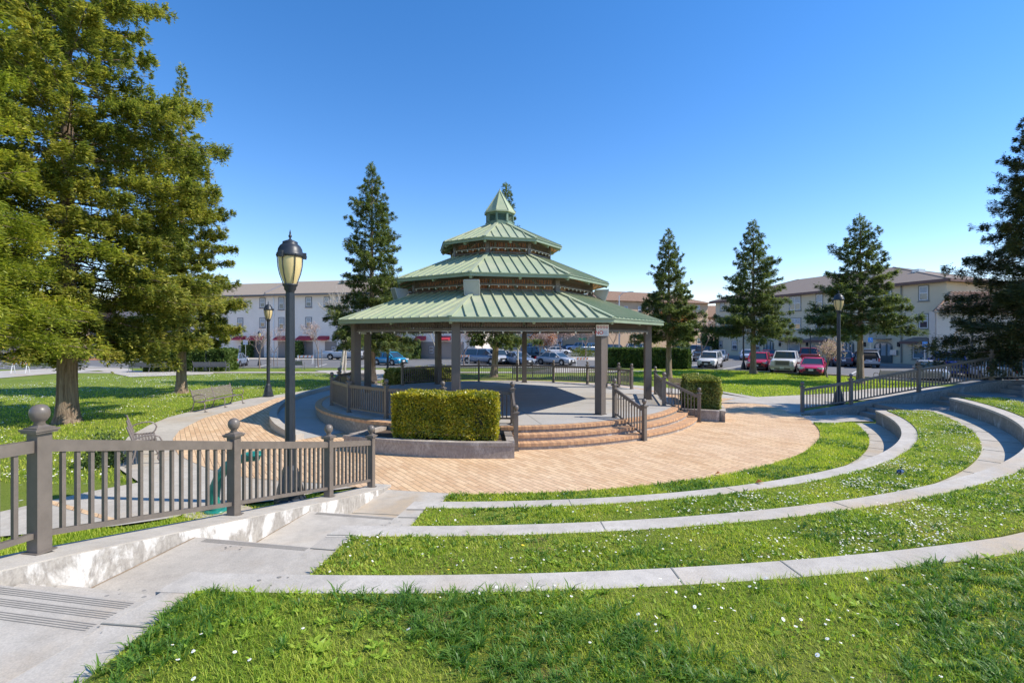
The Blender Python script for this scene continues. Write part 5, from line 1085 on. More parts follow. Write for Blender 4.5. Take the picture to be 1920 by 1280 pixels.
# ================================================================== VEGETATION
def leaf_quads(P, D, Nrm, ln, wd):
    """one pointed leaf spray (a rhombus) per row: P base points, D directions, Nrm rough normals"""
    D = D / np.linalg.norm(D, axis=1, keepdims=True); Sd = np.cross(D, Nrm); Sd /= (np.linalg.norm(Sd, axis=1, keepdims=True) + 1e-9)
    ln = ln[:, None]; wd = wd[:, None]
    V = np.stack([P, P + D * ln * 0.45 + Sd * wd, P + D * ln, P + D * ln * 0.45 - Sd * wd], 1)
    return V.reshape(-1, 3), np.arange(len(P) * 4).reshape(-1, 4)
def conifer(name, label, x, y, H, R, z0=2.3, seed=1, leaf="redwood_leaf", nleaf=60000, nbr=150, ll=0.26, lw=0.045, trunk=0.5, droop=0.12, up=0.5, z=0.0, power=0.75, skirt=0.85, group="redwood trees in the park", lean=0.0, wind=0.0, airy=0.0, bulge=0.0):
    rg = np.random.default_rng(seed)
    T = thing(name, label, "tree", (x, y, z), 0, group)
    t = MB(); hs = np.array([-.15, 0.0, 0.25, 0.7, 1.5, H * .3, H * .6, H * .85, H * 0.995]); r0 = trunk / 2
    rs = [r0 * 1.75, r0 * 1.5, r0 * 1.25, r0 * 1.08, r0, r0 * .75, r0 * .42, r0 * .17, .012]
    t.tube([(lean * h / H * .3, 0, h) for h in hs], rs, 16, smooth=True)
    hb = z0 + (H - z0) * (np.linspace(0, 1, nbr) ** 1.08) * 0.985; hb += rg.normal(0, .06, nbr); hb = np.clip(hb, z0 * .9, H - .1)
    az = (np.arange(nbr) * 2.399 + rg.normal(0, .35, nbr))
    rel = (hb - z0) / (H - z0); Lb = R * (np.clip(1 - rel, 0, 1) ** power) * rg.uniform(.62, 1.12, nbr)
    Lb *= np.where(rel < .10, skirt + (1 - skirt) * rel / .10, 1.0) * (1 + bulge * np.sin(rel * 9 + seed) ) ; Lb = np.maximum(Lb, .22)
    Lb *= 1 + 0.16 * np.sin(az * 2 + seed * 1.7) + 0.10 * np.sin(rel * 23 + seed * 2.1 + az)
    el = -0.10 + up * rel ** 1.4 * 1.4 + rg.normal(0, .10, nbr)
    Ps, Ds, Ns, Ls, Ws = [], [], [], [], []
    wgt = Lb ** 1.45; wgt /= wgt.sum(); cnt = np.maximum(14, (wgt * nleaf).astype(int))
    for i in range(nbr):
        L = Lb[i]; a = az[i]; dirh = np.array([cos(a), sin(a), 0.0]); sd = np.array([-sin(a), cos(a), 0.0]); c = cnt[i]
        def curve(s): return s[:, None] * L * cos(el[i]) * dirh + np.stack([0 * s, 0 * s, s * L * sin(el[i]) - droop * L * s ** 1.6 * (1 - rel[i]) + 0.10 * L * s ** 3], 1)
        s_ = np.linspace(0, 1, 5); pts = curve(s_) + np.array([lean * hb[i] / H * .3, 0, hb[i]])
        if L > .5: t.tube([tuple(p) for p in pts], [max(.008, .018 * L ** .6 * (1 - .8 * q)) for q in s_], 4, cap=False)
        # twigs off the branch, leaves along the twigs
        nt_ = max(5, int(L * 7)); st = rg.uniform(.10 + airy * .15, 1, nt_) ** .75; sg = rg.choice([-1, 1], nt_); tl = (0.10 + .36 * L * (1 - st * .80)) * rg.uniform(.6, 1.15, nt_); tl = np.minimum(tl, 1.3)
        k = rg.integers(0, nt_, c); f = rg.uniform(0.0, 1, c) ** .8
        base = curve(st[k]); fw = rg.uniform(.35, .9, nt_)[k]
        td = dirh[None] * fw[:, None] + sd[None] * (sg[k] * (1.05 - fw * .4))[:, None]; td /= np.linalg.norm(td, axis=1, keepdims=True)
        tz = rg.normal(0.02, .16, nt_)[k]
        P = base + td * (f * tl[k])[:, None]; P[:, 2] += hb[i] + tz * f * tl[k] - .18 * f ** 2 * tl[k] + rg.normal(0, .035 + .02 * L, c)
        D = td * .9 + rg.normal(0, .45, (c, 3)); D[:, 2] = D[:, 2] * .6 + .12 * rel[i] - .06 + wind * .1
        D[:, 0] += wind
        Nn = np.stack([rg.normal(0, .45, c), rg.normal(0, .45, c), np.ones(c)], 1)
        Ps.append(P); Ds.append(D); Ns.append(Nn); sc_ = rg.uniform(.55, 1.2, c) * (0.75 + .25 * (1 - rel[i])); Ls.append(ll * sc_); Ws.append(lw * sc_)
    nt2 = 60; P = np.zeros((nt2, 3)); P[:, 2] = H - rg.uniform(0, 1.1, nt2); P[:, :2] = rg.normal(0, .05, (nt2, 2)); D = rg.normal(0, .6, (nt2, 3)); D[:, 2] = abs(D[:, 2]) + .5
    Ps.append(P); Ds.append(D); Ns.append(rg.normal(0, 1, (nt2, 3))); Ls.append(np.full(nt2, ll)); Ws.append(np.full(nt2, lw * .8))
    P = np.concatenate(Ps); P[:, 0] += lean * P[:, 2] / H * .3
    V, Q = leaf_quads(P, np.concatenate(Ds), np.concatenate(Ns), np.concatenate(Ls), np.concatenate(Ws))
    t.build("trunk", "redwood_bark", T); np_mesh("crown", V, Q, leaf, T); return T
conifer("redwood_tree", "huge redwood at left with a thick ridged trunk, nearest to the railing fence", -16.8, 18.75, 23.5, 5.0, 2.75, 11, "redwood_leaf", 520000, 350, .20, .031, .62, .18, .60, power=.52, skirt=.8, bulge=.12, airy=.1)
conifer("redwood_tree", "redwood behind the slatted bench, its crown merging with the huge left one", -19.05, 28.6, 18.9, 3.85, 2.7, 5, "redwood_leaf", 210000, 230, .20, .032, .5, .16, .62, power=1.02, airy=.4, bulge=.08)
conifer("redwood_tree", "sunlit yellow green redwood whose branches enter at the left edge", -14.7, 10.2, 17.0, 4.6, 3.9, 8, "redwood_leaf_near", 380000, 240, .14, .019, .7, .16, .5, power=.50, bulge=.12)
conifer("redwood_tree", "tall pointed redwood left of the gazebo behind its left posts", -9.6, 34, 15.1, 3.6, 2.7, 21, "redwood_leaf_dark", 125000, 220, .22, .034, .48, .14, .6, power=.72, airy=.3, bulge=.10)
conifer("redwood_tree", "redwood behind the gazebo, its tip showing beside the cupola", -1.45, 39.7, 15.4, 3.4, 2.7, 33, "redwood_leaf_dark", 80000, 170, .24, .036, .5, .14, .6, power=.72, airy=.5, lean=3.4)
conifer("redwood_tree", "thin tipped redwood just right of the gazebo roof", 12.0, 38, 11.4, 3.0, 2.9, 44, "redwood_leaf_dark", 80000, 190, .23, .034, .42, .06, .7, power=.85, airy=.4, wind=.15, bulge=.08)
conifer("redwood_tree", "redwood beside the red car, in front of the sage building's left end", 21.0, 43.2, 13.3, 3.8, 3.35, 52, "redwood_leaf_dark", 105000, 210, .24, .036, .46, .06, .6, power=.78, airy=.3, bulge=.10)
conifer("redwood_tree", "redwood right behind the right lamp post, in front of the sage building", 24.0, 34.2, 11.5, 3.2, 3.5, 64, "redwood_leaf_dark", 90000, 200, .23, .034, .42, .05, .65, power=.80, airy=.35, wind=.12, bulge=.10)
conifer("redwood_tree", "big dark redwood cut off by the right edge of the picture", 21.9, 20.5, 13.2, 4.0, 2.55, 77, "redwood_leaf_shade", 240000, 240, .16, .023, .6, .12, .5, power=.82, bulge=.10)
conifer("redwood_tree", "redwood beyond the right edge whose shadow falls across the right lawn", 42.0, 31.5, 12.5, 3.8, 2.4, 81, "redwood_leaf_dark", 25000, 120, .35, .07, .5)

def hedge(name, label, poly, z0, z1, leafm, n, ls=0.05, core=0.10, seed=5, group=None, cat="hedge", lumps=0.05, thin_low=0.0, rnd=0.0):
    """poly in order round the outline; leaves on sides and top, over a dark core"""
    rg = np.random.default_rng(seed); c = np.mean(poly, axis=0); T = thing(name, label, cat, (c[0], c[1], z0), 0, group)
    poly = np.array(poly, float); nx = np.roll(poly, -1, 0); ed = nx - poly; el = np.linalg.norm(ed, axis=1); per = el.sum()
    area = abs(np.sum(poly[:, 0] * nx[:, 1] - nx[:, 0] * poly[:, 1])) / 2; side = per * (z1 - z0); ns = int(n * side / (side + area)); ntp = n - ns
    k = rg.choice(len(poly), ns, p=el / per); f = rg.uniform(0, 1, ns); P2 = poly[k] + ed[k] * f[:, None]; zz = rg.uniform(z0, z1, ns)
    if thin_low: keep = rg.uniform(0, 1, ns) < np.clip((zz - z0) / (z1 - z0) * 3 + (1 - thin_low), 0, 1); P2, zz, k = P2[keep], zz[keep], k[keep]; ns = len(zz)
    nr = np.stack([ed[k][:, 1], -ed[k][:, 0]], 1); nr /= np.linalg.norm(nr, axis=1, keepdims=True); sgn_ = np.sign(np.sum(nr * (P2 - c), axis=1)); nr *= sgn_[:, None]
    lump = lumps * (np.sin(P2[:, 0] * 5.1 + zz * 3.3) + np.sin(P2[:, 1] * 6.3 - zz * 4.1) + np.sin(P2[:, 0] * 11 + 2)) / 2
    off_ = lump - np.abs(rg.normal(0, .05, ns)) + .01
    if rnd: off_ -= rnd * np.clip((zz - z1 + .45) / .45, 0, 1) ** 2
    A = np.concatenate([P2 + nr * off_[:, None], zz[:, None]], 1); NA = np.concatenate([nr, rg.normal(.3, .4, (ns, 1))], 1)
    # top: random points inside (triangle fan)
    tri = rg.integers(0, len(poly), ntp); a_, b_ = rg.uniform(0, 1, ntp), rg.uniform(0, 1, ntp); sq = np.sqrt(a_); w0, w1, w2 = 1 - sq, sq * (1 - b_), sq * b_
    Q2 = c * w0[:, None] + poly[tri] * w1[:, None] + nx[tri] * w2[:, None]
    ar = np.abs(np.cross(poly - c, nx - c)); tri = rg.choice(len(poly), ntp, p=ar / ar.sum()); Q2 = c * w0[:, None] + poly[tri] * w1[:, None] + nx[tri] * w2[:, None]
    zt = z1 + lumps * (np.sin(Q2[:, 0] * 4.3) + np.sin(Q2[:, 1] * 7.1 + Q2[:, 0] * 9)) / 2 + np.abs(rg.normal(0, .025, ntp)) - .02
    if rnd: zt -= rnd * 1.2 * np.clip(w1 + w2 - .55, 0, 1) ** 2
    B = np.concatenate([Q2, zt[:, None]], 1); NB = np.tile([0, 0, 1.0], (ntp, 1))
    P = np.concatenate([A, B]); NN = np.concatenate([NA, NB]); D = NN * .55 + rg.normal(0, .75, P.shape); NQ = NN + rg.normal(0, .6, P.shape)
    sc_ = rg.uniform(.6, 1.25, len(P)); V, Q = leaf_quads(P, D, NQ, ls * 1.6 * sc_, ls * .5 * sc_); V -= np.array([c[0], c[1], z0])
    np_mesh("foliage", V, Q, leafm, T)
    mb = MB(); inner = [tuple(c + (p - c) * (1 - core / max(.3, np.linalg.norm(p - c)))) for p in poly]; zb = z0 + (z1 - z0) * (.28 if thin_low else 0)
    mb.prism(inner, zb, z1 - core - rnd * .5)
    if thin_low:
        for i in range(14):
            q = c + (poly[rg.integers(0, len(poly))] - c) * rg.uniform(.2, .8); mb.tube([(q[0], q[1], z0 - .05), (q[0] + rg.normal(0, .05), q[1] + rg.normal(0, .05), zb + .1)], .018, 5)
    mb.build("branches", "hedge_core", T, True); return T
def sector(R0, R1, a0, a1, n=8): return arc((GX, GY), R1, a0, a1, n) + arc((GX, GY), R0, a1, a0, n)
aH0, aH1 = aP + 0.155, ang(938, 811, 0.42) - 0.01
hedge("hedge", "long clipped yellow green hedge in the planter in front of the gazebo", sector(8.05, 9.05, aH0, aH1), 0.40, 1.585, "hedge_yellow", 46000, .045, seed=3, group="hedges in the planters", lumps=.045, thin_low=.75)
hedge("hedge", "rounded yellow speckled hedge in the planter right of the brick steps", sector(8.0, 9.2, radians(-21.5), radians(-5)), 0.36, 1.55, "hedge_variegated", 26000, .05, seed=4, group="hedges in the planters", lumps=.04, rnd=.35)
hedge("hedge", "speckled hedge seen through the back left railing of the gazebo", sector(7.9, 9.0, radians(110), radians(139)), 0.30, 1.30, "hedge_variegated", 14000, .08, seed=6, group="hedges in the planters", rnd=.2)
hh = Pp((1143, 688), (1290, 691.5)); hedge("hedge", "long dark clipped hedge on the lawn right of the gazebo", [hh[0], hh[1], (hh[1][0] + .8, hh[1][1] + 1.6), (hh[0][0] + .3, hh[0][1] + 1.9)], 0, 1.85, "hedge_green", 22000, .14, seed=7, lumps=.07, rnd=.3)
hh = Pp((270, 696.5), (424, 694.5)); hedge("hedge", "long clipped green hedge on the left lawn behind the tree trunks", [hh[0], hh[1], (hh[1][0], hh[1][1] + 1.8), (hh[0][0], hh[0][1] + 1.8)], 0, 1.9, "hedge_green", 24000, .14, seed=8, lumps=.07)
def clump(name, label, u, v, r, h, lm, n=1800, ls=.12, seed=1, cat="shrub", group=None, z=0.0):
    rg = np.random.default_rng(seed); x, y, _ = gp(u, v, z); T = thing(name, label, cat, (x, y, z), 0, group)
    d = rg.normal(0, 1, (n, 3)); d /= np.linalg.norm(d, axis=1, keepdims=True); d[:, 2] = abs(d[:, 2]); rr = rg.uniform(.55, 1.05, n)[:, None] * (1 + .18 * np.sin(d[:, :1] * 7 + seed) + .15 * np.sin(d[:, 1:2] * 9))
    P = d * rr * np.array([r, r, h]); V, Q = leaf_quads(P, d * .6 + rg.normal(0, .6, d.shape), d + rg.normal(0, .6, d.shape), np.full(n, ls) * rg.uniform(.6, 1.3, n), np.full(n, ls * .3)); np_mesh("foliage", V, Q, lm, T)
    mb = MB(); 
    for i in range(5): a = i * 1.3; mb.tube([(0, 0, 0), (r * .5 * cos(a), r * .5 * sin(a), h * .6)], .03, 4)
    mb.build("stems", "twig_bark", T); return T
clump("shrub", "bright yellow round shrub left of the pair by the white sedan", 1087, 667.5, 1.3, 1.6, "shrub_yellow", seed=1)
clump("shrub", "yellow shrub on the right side of the small island by the white sedan", 1103, 668, 1.5, 1.6, "shrub_yellow", seed=2)
clump("shrub", "green round shrub behind the teal hatchback", 743, 673.5, 1.5, 1.5, "hedge_green", seed=3); clump("shrub", "smaller low green shrub right of the teal hatchback", 760, 674, 1.0, 1.0, "hedge_green", seed=4)
clump("shrub", "dark bush behind the backrest of the near bench by the fence", 196, 869, .42, .75, "hedge_green", 2200, .07, seed=5)
clump("shrub", "yellow green bush poking above the long dark hedge right of the gazebo", 1222, 683, 2.2, 2.5, "shrub_yellow", seed=6)
clump("shrub", "low green shrub on the island by the folding barrier, far left", 70, 688, 1.6, 1.0, "hedge_green", 1500, seed=7); clump("shrub", "reddish low shrub against the pink building, far left", 85, 671, 1.6, .8, "leaf_maroon", 900, seed=8)
clump("shrub", "low olive shrub in the red mulch bed under the pink building window", 20, 673, 2.0, .9, "hedge_green", 900, seed=9)
for i, (u, lab) in enumerate([(452.5, "tall narrow clipped shrub by the left grey post sign"), (558.5, "tall narrow clipped shrub right of the big lamp post"), (789, "tall narrow clipped shrub seen through the gazebo")]):
    x = (u - 960) * 73.6 / F; w_ = .55; yy = 73.2 - (x + 33) * .213; hedge("columnar_shrub", lab, [(x - w_, yy), (x + w_, yy), (x + w_, yy + 1.2), (x - w_, yy + 1.2)], 0, 2.35, "hedge_green", 2200, .15, seed=20 + i, group="clipped shrubs against the white building", rnd=.2)
x, y, _ = gp(1332, 664); hedge("columnar_shrub", "dark conical shrub between the orange and the sage building", [(x - 1.2, y - 1), (x + 1.2, y - 1), (x + 1.2, y + 1), (x - 1.2, y + 1)], 0, 4.6, "hedge_green", 2200, .25, seed=29, rnd=.8)

def bare_tree(name, label, u, v, h, seed, bark="twig_bark", lm=None, nb=3, r0=.07, spread=.55, bl=1800, bs=.07, lean=(0, 0), group="small bare street trees", stakes=False, first=.35, z=0.0, pos=None):
    rg = random.Random(seed); x, y, _ = gp(u, v, z) if pos is None else (*pos, 0); T = thing(name, label, "tree", (x, y, z), 0, group); mb = MB(); tips = []
    def grow(p, d, L, r, lv):
        q = p + d * L; mid = p + d * L * .5 + Vector((rg.gauss(0, .04), rg.gauss(0, .04), 0)) * L; mb.tube([p, mid, q], [r, r * .82, r * .62], 6 if lv < 2 else 4, cap=False)
        if lv >= 2: tips.append((mid, q))
        if lv >= 5 or r < .004: return
        for i in range(nb if lv < 3 else 2):
            a = rg.uniform(0, 2 * pi); s = spread * rg.uniform(.6, 1.2); e = d.orthogonal().normalized(); f = d.cross(e)
            nd = (d + (e * cos(a) + f * sin(a)) * s + Vector((0, 0, .12))).normalized(); grow(q if i else q, nd, L * rg.uniform(.58, .8), r * .58, lv + 1)
    grow(Vector((0, 0, -.05)), Vector((lean[0], lean[1], 1)).normalized(), h * first, r0, 0)
    mb.build("trunk", bark, T)
    if stakes:
        s = MB(); s.tube([(.35, 0, 0), (.35, 0, 1.8)], .03, 5); s.tube([(-.35, 0, 0), (-.35, 0, 1.8)], .03, 5); s.bar((-.35, 0, 1.5), (.35, 0, 1.5), .03, .03); s.build("stake", "twig_bark", T)
    if lm:
        g = np.random.default_rng(seed); k = g.integers(0, len(tips), bl); f = g.uniform(0, 1, bl)[:, None]; A = np.array([t[0][:] for t in tips])[k]; B = np.array([t[1][:] for t in tips])[k]
        P = A + (B - A) * f + g.normal(0, .10 if bs < .1 else .22, (bl, 3)); V, Q = leaf_quads(P, g.normal(0, 1, P.shape), g.normal(0, 1, P.shape), np.full(bl, bs) * g.uniform(.6, 1.4, bl), np.full(bl, bs * .38)); np_mesh("blossom" if "blossom" in lm else "crown", V, Q, lm, T)
    return T
bare_tree("birch_tree", "white birch with twin leaning trunks left of the gazebo", 637, 702, 5.6, 3, "birch_bark", None, 3, .17, .5, lean=(.14, .05), first=.42, group="birch trees")
bare_tree("birch_tree", "slimmer white birch trunk just right of the twin one", 646, 701.5, 5.4, 4, "birch_bark", None, 3, .12, .5, lean=(.05, .0), first=.45, group="birch trees")
bare_tree("birch_tree", "white birch trunk between the left gazebo posts", 695, 694, 5.0, 5, "birch_bark", None, 3, .11, .5, group="birch trees")
bare_tree("birch_tree", "pale birch trunk behind the back railing left of the thin post", 971, 688, 5.2, 7, "birch_bark", "blossom_pink", 3, .13, .5, 900, .10, group="birch trees")
bare_tree("birch_tree", "white birch seen through the gazebo left of the rust-leaved tree", 818, 686, 5.0, 8, "birch_bark", None, 3, .13, .5, group="birch trees")
bare_tree("bare_tree", "small bare tree on the lawn edge behind the second lamp post", 487, 690, 4.0, 9, "twig_bark", "blossom_pink", 3, .08, .65, 500, .08)
bare_tree("bare_tree", "small staked bare tree in front of the last red awning", 597, 688, 4.6, 10, "twig_bark", "blossom_pink", 3, .08, .65, 900, .09, stakes=True)
bare_tree("bare_tree", "small staked young tree against the white building wall", 514, 686, 4.0, 11, "twig_bark", "blossom_pink", 3, .05, .55, 500, .08, stakes=True)
for i, (u, v, h, lab, lm, n) in enumerate([(1026, 682, 4.6, "leaning pink blossomed tree behind the silver sedan", "blossom_pink", 1500), (1050, 672, 6.8, "pink blossomed tree rising over the white sedan", "blossom_pink", 2600), (1098, 670, 7.0, "pink blossomed tree over the yellow shrubs", "blossom_pink", 2600), (1150, 668, 7.8, "tall pink blossomed tree right of the wide front post", "blossom_pink", 4200),
        (870, 684, 5.0, "thin blossomed tree by the red car", "blossom_pink", 900), (1316, 689, 6.5, "thin young tree left of the white SUV", "blossom_pink", 250), (1551, 707, 3.6, "bare bush beside the crimson car", "blossom_pink", 500), (740, 672, 6.2, "pale bare tree above the teal hatchback", "blossom_pink", 1500), (1840, 690, 5.0, "pale bare tree behind the right fence", None, 0), (1870, 706, 4.4, "bare birch close behind the right fence corner", None, 0)]):
    bare_tree("blossom_tree" if lm else "bare_tree", lab, u, v, h, 30 + i, "twig_bark" if i not in (8, 9) else "birch_bark", lm, 3, .085, .6, int(n * 2.2), .17 if h > 5 else .11, group=None, first=.27)
bare_tree("blossom_tree", "small tree with magenta blossom in front of the pink building", 53, 675, 6.2, 50, "twig_bark", "blossom_magenta", 3, .14, .6, 2200, .14, group=None)
bare_tree("bare_tree", "dark bare tree right of the magenta blossomed one", 100, 675, 5.5, 51, "twig_bark", None, 3, .14, .6, group=None)
bare_tree("autumn_tree", "tree with rust orange leaves seen through the gazebo", 1012, 680, 5.6, 52, "birch_bark", "leaf_rust", 3, .12, .6, 9000, .26, group=None, first=.24)
bare_tree("autumn_tree", "dark maroon leaved tree above the white off-roader", 1190, 664, 9.0, 53, "twig_bark", "leaf_maroon", 3, .12, .6, 7000, .32, group=None, first=.27)
bare_tree("autumn_tree", "red leaved tree behind the thin redwood right of the gazebo", 1262, 676, 6.0, 54, "twig_bark", "leaf_rust", 3, .12, .6, 5000, .3, group=None)

# ================================================================== BENCHES AND SMALL THINGS
def bench(label, x, y, rz, L=2.7, mt="bench_metal", solid=False, group="park benches"):
    T = thing("park_bench", label, "bench", (x, y, 0), rz, group)      # faces local -Y, length along X
    if solid:
        mb = MB(); mb.box((0, .22, .66), (L, .03, .40), M3=Matrix.Rotation(radians(-12), 3, 'X'))
        for i in range(3): mb.box((0, .20, .48 + i * .19), (L + .04, .05, .03))
        mb.build("backrest", mt, T); mb = MB(); mb.box((0, -.03, .44), (L, .44, .03)); mb.build("seat", mt, T)
    else:
        mb = MB()
        for i in range(7): mb.box((0, .20 + i * .022, .50 + i * .062), (L, .016, .047), M3=Matrix.Rotation(radians(-18), 3, 'X'))
        mb.build("backrest", mt, T); mb = MB()
        for i in range(7): mb.box((0, -.26 + i * .068, .43 + (.008 if i in (0,) else 0) - i * .004), (L, .048, .016))
        mb.build("seat", mt, T)
    for sx in (-L / 2, 0, L / 2) if L > 2.2 else (-L / 2, L / 2):
        mb = MB()
        mb.tube([(sx, .36, .98), (sx, .24, .62), (sx, .19, .44), (sx, -.02, .40), (sx, -.25, .40), (sx, -.30, .30), (sx, -.27, .12), (sx, -.34, 0.0)], .023, 6)
        mb.tube([(sx, .18, .42), (sx, .22, .25), (sx, .26, .1), (sx, .33, 0.0)], .023, 6); mb.box((sx, -.34, .01), (.09, .11, .02)); mb.box((sx, .33, .01), (.09, .11, .02))
        mb.build("leg", mt, T)
        if sx: 
            mb = MB(); mb.tube([(sx, .26, .60), (sx, .18, .68), (sx, 0, .73), (sx, -.18, .73), (sx, -.30, .67), (sx, -.34, .58), (sx, -.31, .48), (sx, -.26, .42)], .02, 6); mb.build("armrest", mt, T)
    return T
bench("slatted brown bench at the plaza edge below the second redwood trunk", -13.3, 22.5, radians(87))
bench("slatted bench seen end-on just behind the railing fence, near left", -9.95, 13.4, radians(128), 2.4)
bench("slatted bench behind the gazebo seen through the back railing", 1.55, 37.2, radians(180), 3.0, "bench_grey")
bench("long slatted bench behind the right sloping fence", 26.8, 33.6, radians(176), 4.0)
bench("mesh backed bench left of the second redwood trunk", -32.6, 44.8, radians(184), 3.5, "bench_grey", True)
bench("mesh backed bench right of the second redwood trunk, in front of the hedge", -27.4, 45.2, radians(182), 2.9, "bench_grey", True)
bench("short brown bench back in front of the white pickup", 25.2, 42.2, radians(-168), 1.6)
bench("grey bench back on the lot edge right of the big lamp post", -20.9, 47.8, radians(180), 1.6, "bench_grey", True)
bench("bench partly hidden behind the rounded hedge right of the gazebo", 9.9, 27.6, radians(150), 2.2)
bench("dark bench behind the gazebo's left posts, beside the shaded lamp post", -9.3, 31.6, radians(165), 1.8)

# teal drinking fountain
fx_, fy_, _ = gp(405, 957); T = thing("drinking_fountain", "teal curved pedestal drinking fountain behind the railing fence", "drinking fountain", (fx_, fy_, 0), 0)
mb = MB(); mb.lathe([(.20, 0), (.20, .02), (.15, .03)], n=20); mb.build("base_flange", "teal_paint", T)
mb = MB(); mb.tube([(-.02, 0, .02), (-.04, 0, .2), (-.02, 0, .42), (.08, 0, .66), (.20, 0, .82), (.36, 0, .93), (.55, 0, .98), (.78, 0, 1.0)], [.10, .10, .10, .095, .09, .085, .08, .08], 14); mb.build("arm", "teal_paint", T)
mb = MB(); mb.lathe([(.06, .96), (.16, 1.02), (.17, 1.07), (.155, 1.07), (.10, 1.035), (.01, 1.03)], (.70, 0, 0), 18); mb.build("bowl", "teal_paint", T)
x, y, _ = gp(408, 958); sheet("path", [(x + .62 * cos(a), y + .38 * sin(a)) for a in np.linspace(0, 2 * pi, 16, endpoint=False)], -0.002, "concrete")

def pole_sign(name, label, cat, x, y, h, shape, mt, txt=None, size=.6, yaw=0.0):
    T = thing(name, label, cat, (x, y, 0), yaw); mb = MB(); mb.tube([(0, 0, 0), (0, 0, h + size / 2)], .035, 6); mb.build("pole", "galvanised", T)
    mb = MB(); n = 8 if shape == "oct" else 4; R_ = size / 2 / cos(pi / n)
    P = [(R_ * cos(pi / n + 2 * pi * i / n), -.05, h + R_ * sin(pi / n + 2 * pi * i / n)) for i in range(n)]; P2 = [(a, -.04, c) for a, b, c in P]
    mb.add(P + P2, [tuple(range(n))] + [tuple(reversed(range(n, 2 * n)))] + [(i, (i + 1) % n, n + (i + 1) % n, n + i) for i in range(n)]); mb.build("panel", mt, T)
    if txt: text(txt, size * .36, (0, -.056, h), T, "white_paint")
    return T
p = gp(7, 690); pole_sign("stop_sign", "red octagonal STOP sign at the far left edge", "sign", p[0], p[1], 2.45, "oct", "sign_red", "STOP", .85)
def access_symbol(T, h, s):
    mb = MB(); o = -.056
    mb.lathe([(s * .07, -.002), (s * .07, .002)], (-.03 * s, o, h + .30 * s), 8); mb.bar((-.03 * s, o, h + .22 * s), (-.03 * s, o, h - .05 * s), .004, .06 * s, up=(1, 0, 0)); mb.bar((-.03 * s, o, h - .03 * s), (.16 * s, o, h - .05 * s), .004, .05 * s, up=(1, 0, 0)); mb.bar((.16 * s, o, h - .05 * s), (.24 * s, o, h - .26 * s), .004, .05 * s, up=(1, 0, 0))
    for j in range(8): a0 = pi * .8 + j * pi * .16; a1 = a0 + pi * .16; mb.bar((.2 * s * cos(a0), o, h - .14 * s + .2 * s * sin(a0)), (.2 * s * cos(a1), o, h - .14 * s + .2 * s * sin(a1)), .004, .04 * s, up=(0, 1, 0))
    mb.build("wheelchair_symbol", "white_paint", T)
for u, v, Y, lab in [(1631.5, 637, 53.0, "blue wheelchair parking sign above the wagon with the open tailgate"), (1733.5, 645, 48.5, "blue wheelchair parking sign on a pale pole before the shop window"), (460.5, 641.5, 66, "small pale blue sign on a pole by the white building")]:
    x, _, z = atY(u, v, Y); T = pole_sign("parking_sign", lab, "sign", x, Y, z, "sq", "sign_blue" if u > 1000 else "car_lightblue", None, .5 if Y < 60 else .62)
    if u > 1000: access_symbol(T, z, .5)
x, _, z = atY(1092, 635.5, 80); T = thing("street_name_sign", "green street name sign seen between gazebo posts", "sign", (x, 80, 0)); mb = MB(); mb.tube([(0, 0, 0), (0, 0, z + .3)], .04, 6); mb.build("pole", "galvanised", T); mb = MB(); mb.box((0, -.06, z), (1.3, .03, .3)); mb.build("panel", "sign_green", T)
def barricade(label, u, v, w_=1.3, rz=0.0, z=0.0, hh_=1.0):
    x, y, _ = gp(u, v, z); T = thing("barricade", label, "barricade", (x, y, z), rz); mb = MB()
    for s in (-1, 1):
        for t in (-1, 1): mb.bar((s * w_ * .45, t * .25, 0), (s * w_ * .45, 0, hh_), .04, .04)
    mb.build("legs", "white_paint", T); n = 7; W_ = MB(); O_ = MB()
    W_.box((0, -.05, hh_ - .12), (w_, .025, .22)); 
    for i in range(4): cx = -w_ / 2 + w_ * (i + .35) / 4; O_.add([(cx, -.066, hh_ - .23), (cx + .13, -.066, hh_ - .23), (cx + .22, -.066, hh_ - .01), (cx + .09, -.066, hh_ - .01)], [(0, 1, 2, 3)])
    W_.build("board", "white_paint", T); O_.build("stripes", "barrier_orange", T); return T
barricade("white folding barricade on the sidewalk at the far left", 38, 699, 1.2, .2); barricade("low orange striped barricade at the lot edge right of the big lamp post", 573, 682, 1.9); barricade("orange striped barricade beside the red car behind the gazebo", 868, 681, 1.6)
barricade("orange striped barricade on the lawn edge near the yellow shrubs", 1091, 688, 1.3); barricade("red and white striped barricade just above the wall at the right edge", 1910, 750, 2.0, .1, 0, 1.05)
x, y, _ = gp(1763, 690); T = thing("rubbish_bin", "dark rounded rubbish bin by the cream annex", "bin", (x, 48.6 if y > 49 else y, 0)); mb = MB(); mb.lathe([(.34, 0), (.38, .8), (.40, .85), (.36, .95), (.15, 1.08), (.01, 1.1)], n=16); mb.build("bin_body", "bin_plastic", T); mb = MB(); mb.box((0, -.36, .78), (.3, .06, .12)); mb.build("flap", "black", T)
x, _, z = atY(1910, 660, 44); T = thing("canopy", "green market canopy at the far right edge behind the fence", "canopy", (x + 1, 44, 0)); mb = MB()
for sx in (-1.5, 1.5):
    for sy in (-1.2, 1.2): mb.tube([(sx, sy, 0), (sx, sy, 2.2)], .03, 5)
mb.build("frame", "galvanised", T); mb = MB(); mb.add([(-1.6, -1.3, 2.2), (1.6, -1.3, 2.2), (1.6, 1.3, 2.2), (-1.6, 1.3, 2.2), (0, 0, 3.0)], [(0, 1, 4), (1, 2, 4), (2, 3, 4), (3, 0, 4)]); mb.box((0, -1.3, 1.75), (3.2, .02, .9)); mb.build("cover", "sign_green", T)
